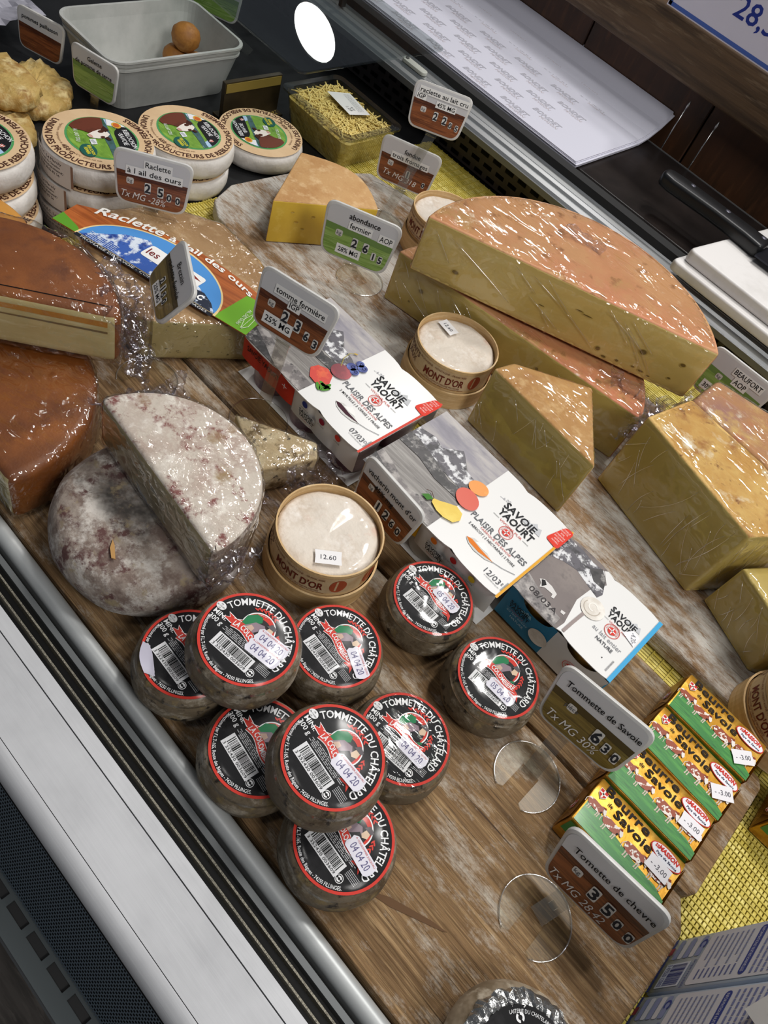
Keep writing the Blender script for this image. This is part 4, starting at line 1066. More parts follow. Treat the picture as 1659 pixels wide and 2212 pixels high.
        pr.poly([(.0775, .029), (.080, .024), (.090, .0205), (.1, .0205), (.1105, .0245), (.1135, .033), (.109, .0415), (.099, .0435), (.091, .038), (.084, .0325)], pe, 10)
        pr.poly([(.0665, .022), (.071, .029), (.0785, .0285), (.0755, .0215)], '#3f7a2a', 10); pr.stroke([(.0785, .029), (.071, .0335), (.066, .031)], .0008, '#4a2c1a', 11)
    pr.build('sleeve_print', o, z=H+.0001)
    # front panel lettering
    fr = Print(); q0 = -.0012
    stamp(fr, .078, .052, .0075); fr.text('SAVOIE YAOURT', .04, .049, .0075, '#3a0f10' if red else '#6a4a08', 2, wd=.055, bold=.03)
    logo(fr, .118, .037, .026)
    for i, fx in enumerate((.112, .140, .166)):
        fr.poly(ell(fx, .055, .0042, .0045, 16), (('#27357c', '#8a1730', '#cf3320') if red else ('#e07a26', '#a82320', '#c9b12a'))[i], 2); fr.text('2 '+((('MYRTILLE', 'CERISE', 'FRAISE') if red else ('ABRICOT', 'NECTARINE', 'POIRE'))[i]), fx, .047, .0018, '#2a2a2a', 2)
    fr.build('front_print', o, fn=lambda a, b, d: (a, -.0012-d+(.064-b)*.08, b))
    return o


fruit_pack('six-pot yogurt pack with strawberry cherry and blueberries and red end stripe', -.4695, .4645, '#b8c', '#cf3a26', True)
fruit_pack('six-pot yogurt pack with pear nectarine and apricot and yellow end stripe', -.2635, .4615, '#b8c', '#e0a21c', False)
# four-pot plain pack
L, D, H = .128, .103, .060
o = thing('yogurt_pack', 'smaller four-pot plain yogurt pack in blue and white sleeve', 'yogurt pack', (-.0665, .490, .0005), group='yogurt packs')
pots(o, L, D, 2, 2, M('gold_pot', '#a8813a', .25, .3, mix=[('#c9a050', 40, .45, .65)], coat=.4), M('gold_lid', '#b98a35', .25, .6), H-.002)
MB().prism(sleeve(L, D, H, 2), H-.001, H).build('sleeve_top', CARD, o)
BLU = P('#2f7fa6', .45)


def cutout_panel(x0, x1, m, hx_):
    """front flap with a half-moon opening under the top edge"""
    z1 = H-.0012; V = []; n = 20
    for i in range(n+1):
        x = x0+(x1-x0)*i/n; t = (x-hx_)/.019; zt = z1-.012*math.sqrt(max(0, 1-t*t)) if abs(t) < 1 else z1
        V += [(x, -.0005+(z1-zt)*.06, zt), (x, .004, .004)]
    MB().add(V, [(2*i, 2*i+1, 2*i+3, 2*i+2) for i in range(n)], 0, False).build('front_panel', m, o)


cutout_panel(.0, .062, BLU, .036); cutout_panel(.062, L, CARD, .094)
panel(o, L, 0, D+.0005, .01, H-.0012, CARD, 'back_panel', -.003)
BLE = P('#3fa3d4', .45); MB().prism([(L-.0005, 0), (L+.0006, 0), (L+.0006, D), (L-.0005, D)], .004, H).build('end_panel', BLE, o)
pr = Print()
sl = sleeve(L, D, H, 2); ph = sl[:12]+[(.060, .012), (.052, .045), (.054, .07), (.062, .088), (.05, .101)]+sl[39:]
pr.poly(ph, TAU, 0)
pr.poly([(.0, .062), (.0, .1), (.02, .101), (.036, .098), (.05, .1), (.06, .088), (.066, .074), (.064, .066), (.05, .069), (.03, .074), (.015, .07)], BWM, 1)
pr.poly([(.038, .088), (.047, .1005), (.058, .092), (.063, .08), (.05, .079)], BWT, 2)
pr.poly([(0, -.001), (.055, -.001), (.054, .012), (.03, .016), (0, .026)], BWF, 1)
pr.poly([(.012, .03), (.016, .034), (.026, .034), (.035, .031), (.036, .024), (.033, .023), (.032, .027), (.022, .026), (.018, .022), (.016, .027)], '#dad7d4', 2); pr.poly([(.014, .031), (.017, .0335), (.0215, .03), (.019, .0245)], '#1c1a1b', 3); pr.poly([(.049, .021), (.054, .022), (.054, .018), (.05, .0175)], '#d8d5d2', 2)
pr.text('08/03A', .03, .010, .0068, '#3a3638', 3, wd=.036)
pr.poly(ell(.069, .051, .0135, .0135, 30), M('cream_dollop', '#d8d1c6', .35, mix=[('#efeae2', 40, .45, .6)], coat=.3), 4); pr.ring(.0685, .0525, .004, .0055, '#f1ece4', 5, 20, 20, 300); pr.ring(.068, .051, .0085, .0095, '#bfb5a8', 5, 20, 160, 380)
pr.stroke([(.066, .038), (.065, .02), (.0645, .003)], .0035, '#9a8d8a', 3)
logo(pr, .1, .063, .037); stamp(pr, .0975, .0475, .0085); pr.text('au lait entier', .099, .0335, .0055, '#8a8b90', 3, wd=.036); pr.text('NATURE', .1005, .026, .0042, '#5a5b60', 3, wd=.021, bold=.02)
pr.poly([(.105, .056), (.122, .052), (.121, .066), (.112, .068)], '#eeedf0', 5); pr.text('-4.20-', .1145, .0585, .0055, '#7a7b82', 6, rot=-60, wd=.013)
pr.rect(L-.004, L+.0004, -.001, D, BLE, 4); lines(pr, L-.011, L-.009, .006, .022, 14, '#5a5b60', 3, .5); pr.poly(ell(.1075, .0145, .0007, .0007, 8), '#202020', 3)
pr.build('sleeve_print', o, z=H+.0001)
fr = Print(); logo(fr, .022, .034, .028, '#12202a', '#7fb2c8'); fr.text('au lait entier', .024, .023, .0045, '#9fc6d6', 2, wd=.028); fr.text('NATURE', .026, .0165, .0038, '#b6d3de', 2, wd=.018)
fn_ = lambda a, b, d: (a, -.0012-d+(.06-b)*.085, b)
fr.build('front_lettering', o, fn=fn_)
fr = Print(); fr.poly(ell(.052, .026, .0115, .0115, 26), MATS['cream_dollop'], 2); fr.build('cream_picture', o, fn=fn_)
fr = Print(); stamp(fr, .094, .03, .0085); fr.build('stamp', o, fn=fn_)
# ============================================================ butter
GOLD = M('gold_foil', '#c08b2c', .36, .7, mix=[('#dfb252', 60, .45, .7)], bump=(60, .25, (1, 1, 1), .002))
GRASS = M('meadow_print', '#2f7a35', .4, mix=[('#4f9a3f', 30, .45, .65, (1, 12, 1), 6), ('#1f5a28', 60, .55, .7, (1, 8, 1))], coat=.25, crough=.12)
COW = M('cow_print', '#93401f', .4, mix=[('#e6ddd4', 200, .555, .58, (1, 1, 1), 2)], coat=.2, rnd=False)
BL, BD, BH = .098, .0535, .040
bm = bprism([(0, 0), (BL, 0), (BL, BD), (0, BD)], 0, BH, .0022, 2)
bmesh.ops.subdivide_edges(bm, edges=[e for e in bm.edges if e.calc_length() > .02], cuts=5, use_grid_fill=True)
for v in bm.verts:
    n_ = noise.noise_vector(v.co*60)
    v.co += Vector((n_.x*.0009, n_.y*.0007, 0)) if v.co.z > .003 else Vector((0, 0, 0))
    if v.co.x > BL*.99 and v.co.z > BH*.7: v.co.x -= .002; v.co.z -= .001
B_BLOCK = bm_obj(bm, 'foil_block', GOLD)
B_FOLDS = []
for x, s in ((0, -1), (BL, 1)):
    e = s*.0011
    for q_ in ([(x+e, .003, BH-.002), (x+e, BD-.003, BH-.002), (x+e*2.2, BD*.72, BH*.42), (x+e*2.2, BD*.28, BH*.42)], [(x+e*.9, .002, .004), (x+e*.9, BD*.34, BH*.45), (x+e*.9, .003, BH-.003)], [(x+e*.9, BD-.002, .004), (x+e*.9, BD*.66, BH*.45), (x+e*.9, BD-.003, BH-.003)]):
        B_FOLDS.append(MB().add(q_, [tuple(range(len(q_)))]).build('end_fold', M('gold_fold', '#a9741f', .35, .7)))


def cow(pr, x, y, s, ly):
    q = lambda L: [(x+a*s, y+b*s) for a, b in L]
    for lx in (-.36, -.26, .18, .27): pr.poly(q([(lx, -.1), (lx+.02, -.28), (lx-.01, -.40), (lx+.05, -.40), (lx+.06, -.26), (lx+.1, -.1)]), '#cdbcae', ly)
    pr.poly(q([(-.46, .22), (-.2, .28), (.2, .26), (.34, .34), (.42, .30), (.46, .12), (.36, -.05), (.24, -.14), (0, -.18), (-.28, -.16), (-.44, -.10), (-.50, .05)]), COW, ly+1)
    pr.poly(q([(.36, .30), (.52, .27), (.60, .10), (.56, -.03), (.48, .0), (.40, .12)]), '#e7dfd8', ly+2); pr.poly(q([(.34, .30), (.46, .36), (.50, .26), (.40, .22)]), '#8a3a1c', ly+3)
    pr.poly(ell(x+.36*s, y-.04*s, .05*s, .06*s, 10), '#241712', ly+3); pr.stroke(q([(-.48, .18), (-.58, .0), (-.56, -.2)]), .03*s, '#d8c8ba', ly+1)


def shield(pr, x, y, s, ly):
    sh_ = [(-.5, .55), (.5, .55), (.5, -.1), (0, -.62), (-.5, -.1)]
    pr.poly([(x+a*s*1.14, y+b*s*1.14) for a, b in sh_], '#efe8df', ly); pr.poly([(x+a*s, y+b*s) for a, b in sh_], '#c8322c', ly+1)
    pr.rect(x-.1*s, x+.1*s, y-.5*s, y+.55*s, '#efe8e2', ly+2); pr.rect(x-.5*s, x+.5*s, y-.05*s, y+.14*s, '#efe8e2', ly+2)


pr = Print()
pr.poly([(.002, .0012), (BL-.001, .0012), (BL-.001, .010), (.085, .0145), (.06, .0155), (.03, .021), (.012, .0255), (.002, .0275)], GRASS, 0)
for cx_, cy_, s in ((.010, .0255, .018), (.030, .0225, .020), (.058, .0205, .023), (.083, .0225, .022)): cow(pr, cx_, cy_, s, 1)
TK = '#1d1410'
pr.text('Beurre', .0335, .0430, .0086, TK, 3, wd=.050, bold=.018); pr.text('de', .0195, .0355, .0038, TK, 3, bold=.015); pr.text('Savoie', .0465, .0322, .0082, TK, 3, wd=.042, bold=.018)
shield(pr, .0085, .0395, .0075, 3)
pr.poly(ell(.0795, .0425, .0165, .0075, 30, -.02), '#c8342b', 4); pr.poly(ell(.0795, .0425, .0155, .0067, 30, -.02), '#e7e7ec', 5)
pr.text('MASSON', .0805, .0432, .0042, '#c8342b', 6, wd=.021, bold=.05, shear=.15); pr.text('Pays de Savoie', .081, .0388, .0024, '#24264a', 6, wd=.022, bold=.02, shear=.15)
for i in range(4): pr.rect(.0668+.0018*(i % 2), .0682+.0018*(i % 2), .0428+.0018*(i//2), .0442+.0018*(i//2), '#c8342b', 6)
B_PRINT = pr.build('foil_print', None, z=BH+.0005)
pr = Print(); pr.poly([(-.0115, -.0072), (.0115, -.0072), (.0112, 0), (.0115, .0072), (-.0115, .0072), (-.011, 0)], M('price_paper', '#e6e3e6', .5), 0); pr.text('- -3.00', .0005, -.0025, .0048, '#57565e', 1, wd=.0165)
B_PRICE = pr.build('price_sticker', None)
pr = Print(); shield(pr, -.018, .024, .009, 0); pr.ring(-.034, .024, .006, .0065, '#6b4a16', 0, 20); lines(pr, -.05, -.004, .006, .015, 4, '#7a4f14', 0, .4); pr.text('Beurre', -.038, .033, .004, '#7a2c14', 0)
B_END = pr.build('end_print', None, fn=lambda a, b, d: (-.0026-d, -a+.001, b+.002))
pr = Print(); pr.rect(.002, BL-.002, .018, BH-.002, GRASS, 0)
B_FRONT = pr.build('side_print', None, fn=lambda a, b, d: (a, -.0012-d, b))
bl_ = [('gold butter block at the back of the row, beside the mat strip', .1165, .5385, .0005, 0, (.083, .0185, 44)),
       ('second gold butter block from the mat strip, partly behind the price tag', .1155, .4825, .0005, -1, (.086, .0265, 38)),
       ('third gold butter block, with sticker across its oval logo edge', .1145, .4265, .0005, 1, (.082, .0275, 3)),
       ('front gold butter block of the row, under the goat cheese tag', .1145, .3705, .0005, 0, (.079, .0285, -1)),
       ('gold butter block on the reed mat at the right edge', .262, .552, -.0248, 2, None)]
for i, (lb, x, y, z, rz, st) in enumerate(bl_):
    o = thing('butter_block', lb, 'butter', (x, y, z), R_(rz), 'butter blocks')
    b_ = share(B_BLOCK, o); [share(e_, b_) for e_ in B_FOLDS]; p_ = share(B_PRINT, o); share(B_END, o); share(B_FRONT, o)
    if st: share(B_PRICE, p_, Matrix.Translation((st[0], st[1], BH+.0021)) @ Matrix.Rotation(R_(st[2]), 4, 'Z'))
for o in (B_BLOCK, *B_FOLDS, B_PRINT, B_PRICE, B_END, B_FRONT): bpy.data.objects.remove(o)

# ============================================================ milk cartons
MILK = M('milk_blue', '#b7c4d6', .4, mix=[('#a5b5cc', 6, .4, .6)], coat=.15)


def carton(label, y0, y1, h):
    o = thing('milk_carton', label, 'milk carton', (.262, (y0+y1)/2, -.0248)); d = y1-y0
    bm_obj(bprism([(0, -d/2), (.09, -d/2), (.09, d/2), (0, d/2)], 0, h, .002, 2), 'carton_body', MILK, o)
    pr = Print(); N_ = '#3a4790'; q = lambda v: v
    # u runs along the carton's width (towards the front), v upwards
    pr.rect(-d/2+.001, d/2-.001, .0, .004, '#2b3a86', 0); pr.rect(-d/2+.012, -d/2+.02, .0005, .007, '#8e2f45', 1)
    pr.poly(rrect(-d/2+.003, d/2-.003, .055, h-.008, .004), '#d6d4da', 0)
    pr.poly(rrect(-d/2+.006, d/2-.006, .120, .1285, .004), N_, 1); pr.text('INFORMATIONS NUTRITIONNELLES', 0, .1225, .0036, '#dfe0ee', 2, wd=d*.72)
    for i, v in enumerate(range(8)): lines(pr, -d/2+.008, d/2-.02 if i % 2 else d/2-.028, .064+i*.0066, .064+i*.0066+.005, 1, '#8a8fae', 1, .45, i+3); lines(pr, d/2-.018, d/2-.008, .064+i*.0066, .069+i*.0066, 1, '#6b71a0', 1, .45, i)
    for i in range(6): lines(pr, -d/2+.006, d/2-.006, .134+i*.0065, .139+i*.0065, 1, '#7a80ac', 1, .5, i+20)
    pr.text('Lait demi-écrémé U.H.T', 0, .172, .0042, N_, 1, wd=d*.8)
    barcode(pr, d/2-.030, d/2-.004, .010, .045, 0, '3 475520 125002', '#39407e', '#cdd2de')
    for i in range(5): pr.poly(rrect(-d/2+.004+.0*i, -d/2+.026, .010+.0085*i, .017+.0085*i, .002), '#d4d4da' if i % 2 else '#8f97bd', 0)
    pr.ring(-d/2+.013, .049, .003, .0048, N_, 1, 16, 20, 320); pr.text('Brique recyclable', 0, .0495, .0038, N_, 1, wd=.03, al='L')
    pr.build('carton_print', o, fn=lambda u, v, e: (-.0004-e, -u, v))
    return o


carton('back one of two blue-white milk cartons standing beside the board', .345, .406, .205)
o = carton('front one of two blue-white milk cartons, with white folded ear', .281, .342, .205)
ear = MB(); ear.add([(-.001, -.030, .205), (-.001, .030, .205), (-.003, .0, .162), (-.0035, -.030, .205), (-.0035, .030, .205), (-.0055, .0, .162)], [(3, 5, 4), (0, 1, 2), (0, 3, 4, 1), (1, 4, 5, 2), (2, 5, 3, 0)])
eo = ear.build('folded_ear', P('#e4e2e0', .5), o)
pr = Print(); pr.ring(0, .192, .004, .005, '#9a98a2', 0, 3, 90, 450)
pr.build('recycling_mark', eo, fn=lambda u, v, e: (-.0042-e-(.205-v)*.05, -u, v))

# ============================================================ reblochon
RW = M('white_paper_wrap', '#d9d5d0', .6, mix=[('#c4beb8', 40, .45, .65), ('#e8e5e1', 20, .5, .7)], bump=(45, .9, (1, 1, .7), .004), rnd=True)
RR = .067; RH = .033
mb = MB(); rd = random.Random(8)
mb.lathe([(0, 0), (.058, 0), (.065, .004), (.068, .012), (.068, .022), (.0665, .029), (.062, .0325), (0, .0335)], 60, wob=lambda x, y, z: (1+.02*noise.noise(Vector((x*55, y*55, z*30)))+(.012*abs(noise.noise(Vector((x*160, y*160, z*90)))) if z < .031 else 0), 0))
R_BODY = mb.build('paper_wrap', RW)
PEACH = M('peach_paper', '#dcbd95', .5, mix=[('#d2b087', 30, .45, .7)])


def reb_print():
    pr = Print(); R = .0655; q = lambda L: [(a*R, b*R) for a, b in L]
    pr.disc(0, 0, R, R, PEACH, 0)
    pr.arctext('UNION DES PRODUCTEURS DE REBLOCHONS FERMIERS', 0, 0, R*.955, 205, 475, R*.125, '#4b2a1f', 2, inward=True, bold=.02)
    pr.arctext('Ingrédients - température de conservation +6°C - poids net min.', 0, 0, R*.755, 210, 330, R*.05, '#8a6a50', 2, inward=True)
    pr.text('450 G', .10*R, -.77*R, .09*R, '#4b2a1f', 2, bold=.015)
    C = ell(0, .06*R, .66*R, .62*R, 48); pr.disc(0, .06*R, .70*R, .66*R, P('#4f9a5c'), 1)
    pr.disc(0, .06*R, .66*R, .62*R, M('reb_field', '#6f9a35', .45, mix=[('#8cb548', 40, .45, .65, (1, 5, 1)), ('#4f7a28', 60, .55, .7)]), 2)
    pr.poly(clip(q([(-.8, .26), (.8, -.02), (.8, .5), (-.8, .6)]), C), M('reb_sky', '#a9c8e6', .45, mix=[('#e2ecf5', 26, .45, .6)]), 3)
    pr.poly(clip(q([(-.8, .52), (-.3, .36), (.1, .22), (.4, .10), (.7, -.04), (.7, -.14), (.3, .0), (-.1, .12), (-.4, .22), (-.8, .30)]), C), M('reb_hills', '#43646a', .45, mix=[('#2f5138', 40, .45, .6), ('#8fa8b8', 50, .56, .66)]), 4)
    pr.poly(clip(q([(-.25, .62), (.0, .72), (.3, .74), (.8, .5), (.8, .06), (.45, .16), (-.02, .34), (-.1, .40)]), C), '#17161a', 5)
    pr.poly(clip(q([(-.30, .36), (-.10, .72), (-.5, .72), (-.55, .5)]), C), '#e6e6ea', 6); pr.poly(ell(-.24*R, .53*R, .105*R, .085*R, 22), '#d9a53a', 7); pr.poly(ell(-.24*R, .53*R, .07*R, .055*R, 18), '#c8622e', 8)
    pr.text('REBLOCHON', .22*R, .47*R, .095*R, LW, 7, rot=-14, wd=.60*R, bold=.01); pr.text('DE', .04*R, .415*R, .05*R, LW, 7, rot=-14); pr.text('SAVOIE', .20*R, .34*R, .095*R, LW, 7, rot=-14, wd=.36*R, bold=.01)
    shield(pr, .52*R, .20*R, .075*R, 7)
    # cow looking in from the left
    pr.poly(clip(q([(-.8, .40), (-.5, .38), (-.30, .28), (-.14, .22), (-.10, .06), (-.16, -.08), (-.3, -.16), (-.42, -.30), (-.8, -.3)]), C), M('reb_cow', '#6a3320', .45, mix=[('#4a2114', 24, .5, .65)]), 6)
    pr.poly(q([(-.20, .24), (-.02, .24), (.06, .12), (.03, -.04), (-.06, -.17), (-.15, -.17), (-.20, -.02), (-.22, .1)]), '#e9e0d6', 7)
    pr.poly(q([(-.30, .28), (-.14, .30), (-.10, .20), (-.20, .16)]), '#3f1d12', 8); pr.poly(q([(.04, .16), (.16, .17), (.14, .10), (.05, .08)]), '#3f1d12', 8); pr.poly(ell(-.15*R, .13*R, .045*R, .06*R, 12), '#4a2416', 8); pr.poly(ell(.02*R, .06*R, .035*R, .045*R, 12), '#4a2416', 8)
    pr.poly(ell(-.09*R, -.13*R, .06*R, .035*R, 12), '#c79a8c', 8)
    pr.text('AU LAIT CRU', -.22*R, -.38*R, .075*R, LW, 7, rot=-24, wd=.42*R)
    pr.poly([(a*R, b*R) for a, b in ((.02, -.10), (.18, -.16), (.15, -.27), (-.01, -.21))], '#dfe3e6', 7); lines(pr, .02*R, .14*R, -.21*R, -.15*R, 3, '#9aa0a6', 8)
    pr.poly(ell(.28*R, -.42*R, .20*R, .15*R, 26, -.3), '#1f5a50', 7); pr.text('REBLOCHON', .29*R, -.40*R, .06*R, '#d8cf3a', 8, rot=-14, wd=.30*R, bold=.03); pr.text('FERMIER', .28*R, -.48*R, .06*R, '#d8cf3a', 8, rot=-14, wd=.22*R, bold=.03)
    return pr.build('label', None, fn=lambda x, y, d: (x, y, .0350+d-.22*(x*x+y*y)))


R_LABEL = reb_print()
pr = Print()
pr.rect(-32, 32, -.2, 1.15, M('seal_paper', '#cfc6c0', .55), 0)
for i, (t, h) in enumerate((('G.A.E.C. Le Maroly', .17), ('3272, Route du Chinaillon', .13), ('74450 LE GRAND BORNAND', .13), ('Tél. 04 50 02 82 56', .15))): pr.text(t, 0, .86-i*.22, h*.9, '#3a3030', 1, wd=(40, 36, 44, 34)[i])
for s in (-32, 30): pr.rect(s, s+2.5, -.1, 1.1, '#8a6a58', 1)
items = []
for v, f, m, ly in pr.items:
    if len(v) == 4 and ly == 0:
        n = 16; vv = [(-32+64*i/n, y) for i in range(n+1) for y in (-.2, 1.15)]; items.append((vv, [(2*i, 2*i+2, 2*i+3, 2*i+1) for i in range(n)], m, ly))
    else: items.append((v, f, m, ly))
pr.items = items
R_SEAL = pr.build('side_seal', None, fn=lambda a, y, d: ((.0705+d)*math.sin(R_(a)), -(.0705+d)*math.cos(R_(a)), .004+y*.0245))
mb = MB(); mb.lathe([(.0035, 0), (.003, .0006), (0, .0006)], 14); R_DOT = mb.build('green_dot', P('#3f7a3a'))


def reblochon(label, x, y, z, rz, tilt=(0, 0), seal=None, dot=None):
    o = thing('reblochon', label, 'cheese', (x, y, z), group='paper-wrapped reblochons', rot=(R_(tilt[0]), R_(tilt[1]), R_(rz)))
    b_ = share(R_BODY, o, Matrix.Rotation(x*50+z*90, 4, 'Z')); share(R_LABEL, o)
    if seal is not None: share(R_SEAL, o, Matrix.Rotation(R_(seal), 4, 'Z'))
    if dot is not None: share(R_DOT, o, Matrix.Rotation(R_(dot), 4, 'Z') @ Matrix.Translation((0, -.0685, .019)) @ Matrix.Rotation(R_(90), 4, 'X'))


Z0 = -.0305; HH = .0362
reblochon('bottom reblochon of the stack of three behind the orange paper band', -.818, .503, Z0, -8, seal=20)
reblochon('middle reblochon of the stack of three, address seal on its side', -.820, .505, Z0+HH, 4, seal=-8)
reblochon('top reblochon of the stack of three, red cow label clear', -.816, .508, Z0+2*HH, 2, seal=-2)
reblochon('bottom reblochon of the stack of two in the middle', -.850, .660, Z0, 15)
reblochon('top reblochon of the middle stack of two, with green dot on its side', -.847, .664, Z0+HH, 8, dot=48)
reblochon('single upside-down reblochon lying beside the grated cheese tub', -.862, .817, Z0, 176)
reblochon('bottom leaning reblochon at the left edge, half hidden by film', -.842, .362, Z0+.002, 40)
reblochon('top reblochon at the left edge, cut off by the picture', -.858, .367, Z0+2*HH+.002, 20, dot=52)
reblochon('middle reblochon of the left edge stack', -.853, .365, Z0+HH+.001, 30)
for o in (R_BODY, R_LABEL, R_SEAL, R_DOT): bpy.data.objects.remove(o)

# ============================================================ tub with fritters, potato cakes, grated cheese
TUB = M('white_tub', '#b9bab6', .45, mix=[('#a6a8a4', 20, .4, .7)])
t = thing('white_tub', 'deep white plastic tub with ribbed rim holding fried balls', 'tub', (-1.08, .77, -.0305))


def rr_ring(hx_, hy, r, z): return [(x, y, z) for x, y in rrect(-hx_, hx_, -hy, hy, r, 6)]


rings = [rr_ring(.058, .104, .02, 0), rr_ring(.0745, .119, .024, .066), rr_ring(.077, .1215, .026, .067), rr_ring(.077, .1215, .026, .070), rr_ring(.0755, .120, .026, .0705), rr_ring(.0755, .120, .026, .0735), rr_ring(.0775, .122, .026, .074), rr_ring(.0775, .122, .026, .077),
         rr_ring(.0765, .121, .026, .0785), rr_ring(.080, .1245, .028, .080), rr_ring(.080, .1245, .028, .083), rr_ring(.0755, .120, .026, .083), rr_ring(.0725, .117, .024, .066), rr_ring(.056, .102, .02, .003)]
k = len(rings[0]); V = [p for r in rings for p in r]
F = [(j*k+i, j*k+(i+1) % k, (j+1)*k+(i+1) % k, (j+1)*k+i) for j in range(len(rings)-1) for i in range(k)]+[tuple(range(k))[::-1], tuple((len(rings)-1)*k+i for i in range(k))]
MB().add(V, F).build('tub_shell', TUB, t)
FRY = M('fried_crust', '#a8702f', .6, mix=[('#8a5522', 30, .42, .64), ('#c28b45', 22, .52, .7)], bump=(90, .6))
for i, (x, y, z, r, lb) in enumerate(((-1.100, .826, -.0268, .021, 'lower left fried ball in the white tub'), (-1.073, .845, -.0268, .0205, 'lower right fried ball in the white tub'), (-1.089, .836, .0068, .0235, 'round fried ball resting on two others in the tub'))):
    o = tag(MB().lathe([(0, 0), (r*.55, r*.16), (r*.9, r*.55), (r, r), (r*.9, r*1.4), (r*.55, r*1.72), (0, r*1.85)], 26, wob=lambda x_, y_, z_: (1+.06*noise.noise(Vector((x_*60+i*4, y_*60, z_*60))), 0)).build('fried_ball', FRY, None, (x, y, z)), lb, 'fritter', 'fried balls')
CAKE = M('potato_cake', '#c2a562', .7, mix=[('#a98443', 22, .42, .62), ('#d8c28a', 40, .5, .66), ('#8a5f2a', 30, .6, .72)], bump=(60, 1.0, (1, 1, 1), .005))
for i, (x, y, z, rx, ry, rz, h, lb) in enumerate(((-1.01, .462, Z0, .07, .055, 20, .022, 'lower golden potato cake piece behind the reblochons'), (-1.085, .572, Z0, .068, .05, -30, .02, 'large rough potato cake near the dark gap'), (-1.08, .50, Z0+.027, .075, .06, 10, .022, 'top rough potato cake of the heap'))):
    n = 48; ring = []
    for lv, (s, zz) in enumerate(((.9, 0), (1, .3), (.97, .8), (.86, 1), (.5, 1.08), (.0, 1.05))):
        for j in range(n):
            a = 2*PI*j/n; w_ = 1+.22*noise.noise(Vector((math.cos(a)*1.6+i*7, math.sin(a)*1.6, i)))+.13*noise.noise(Vector((math.cos(a)*7+i*3, math.sin(a)*7, lv*.4)))
            ring.append((rx*s*w_*math.cos(a), ry*s*w_*math.sin(a), h*zz+.009*noise.noise(Vector((s*9*math.cos(a), s*9*math.sin(a), i*3)))*(lv > 1)))
    F = [(l*n+j, l*n+(j+1) % n, (l+1)*n+(j+1) % n, (l+1)*n+j) for l in range(5) for j in range(n)]+[tuple(range(n))[::-1]]
    o = MB().add(ring, F, 0, True).build('potato_cake', CAKE, None, Matrix.Translation((x, y, z)) @ Matrix.Rotation(R_(rz), 4, 'Z')); tag(o, lb, 'potato cake', 'potato cakes')
# sheet of greyish paper at the far left
crumple_o = crumple(None, [(-1.45, .54, -.010), (-1.24, .54, -.010), (-1.20, .66, .02), (-1.45, .66, .03)], 20, 16, .010, 20, 31, M('grey_paper', '#a3a2ad', .6), 'crumpled_paper')
tag(crumple_o, 'crumpled grey paper sheet at the far left of the case', 'paper')
g = thing('grated_cheese_tub', 'clear plastic tub of grated cheese with a white sticker', 'tub', (-.842, .967, -.0305)); g.scale = (1.08, 1.08, 1.06)
rings = [rr_ring(.060, .046, .008, 0), rr_ring(.0715, .056, .012, .056), rr_ring(.077, .0615, .014, .057), rr_ring(.077, .0615, .014, .060)]
k = len(rings[0]); V = [p for r in rings for p in r]
MB().add(V, [(j*k+i, j*k+(i+1) % k, (j+1)*k+(i+1) % k, (j+1)*k+i) for j in range(3) for i in range(k)]+[tuple(range(k))[::-1]]).build('tub_shell', TUBC, g)
MB().add([p for r in (rr_ring(.0715, .056, .012, .0572), rr_ring(.0775, .062, .014, .0605), rr_ring(.066, .0505, .012, .0612)) for p in r], [(j*k+i, j*k+(i+1) % k, (j+1)*k+(i+1) % k, (j+1)*k+i) for j in range(2) for i in range(k)]).build('tub_rim', clear('rim_plastic', '#dfe0d8', .2, .75, .08), g)
GC = M('grated_cheese', '#cdb25c', .6, mix=[('#dcc884', 60, .45, .65), ('#b0923f', 40, .55, .7)], bump=(160, .8, (1, 1, 1), .004))
rings = [rr_ring(.0585, .0445, .008, .0012), rr_ring(.0685, .053, .011, .047), rr_ring(.060, .045, .011, .051)]
V = [(x+.001*noise.noise(Vector((x*200, y*200, z*200))), y, z) for r in rings for x, y, z in r]
o = MB().add(V, [(j*k+i, j*k+(i+1) % k, (j+1)*k+(i+1) % k, (j+1)*k+i) for j in range(2) for i in range(k)]+[tuple(2*k+i for i in range(k)), tuple(range(k))[::-1]]).build('grated_cheese', GC, g)
mb = MB(); rd = random.Random(12)
for i in range(900):
    x, y = rd.uniform(-.063, .063), rd.uniform(-.048, .048); a = rd.uniform(0, PI); l = rd.uniform(.005, .011); z = .0495+rd.uniform(0, .0045)
    mb.beam((x-l*math.cos(a), y-l*math.sin(a)*.8, z), (x+l*math.cos(a), y+l*math.sin(a)*.8, z+rd.uniform(-.002, .003)), .0016, .0012)
o = mb.build('shreds', M('cheese_shreds', '#d8c274', .6), g); o['kind'] = 'stuff'
pr = Print(); pr.poly([(-.03, -.021), (.032, -.016), (.031, .023), (-.028, .02)], P('#dcdbd8'), 0); pr.text('1,09', .016, -.010, .006, '#3a3a40', 1, rot=5); pr.text('8,00', .016, -.002, .004, '#5a5a60', 1, rot=5); lines(pr, -.024, .024, .006, .018, 4, '#a5a5aa', 1, .3)
st = pr.build('price_sticker', g, mx=Matrix.Translation((-.006, .016, .060)) @ Matrix.Rotation(R_(-12), 4, 'Z') @ Matrix.Rotation(R_(-4), 4, 'X'))
bx = thing('mat_reflection', 'dark brown upright panel with a dull gold strip, a reflection built solid', 'reflection', (-.955, .87, -.0305))  # reflection of the mat, put into a dark panel and gold strip
MB().box(-.004, .004, -.058, .058, 0, .062).build('reflection_panel', M('dark_brown', '#3a2f1c', .35, mix=[('#221b10', 14, .4, .7)]), bx)
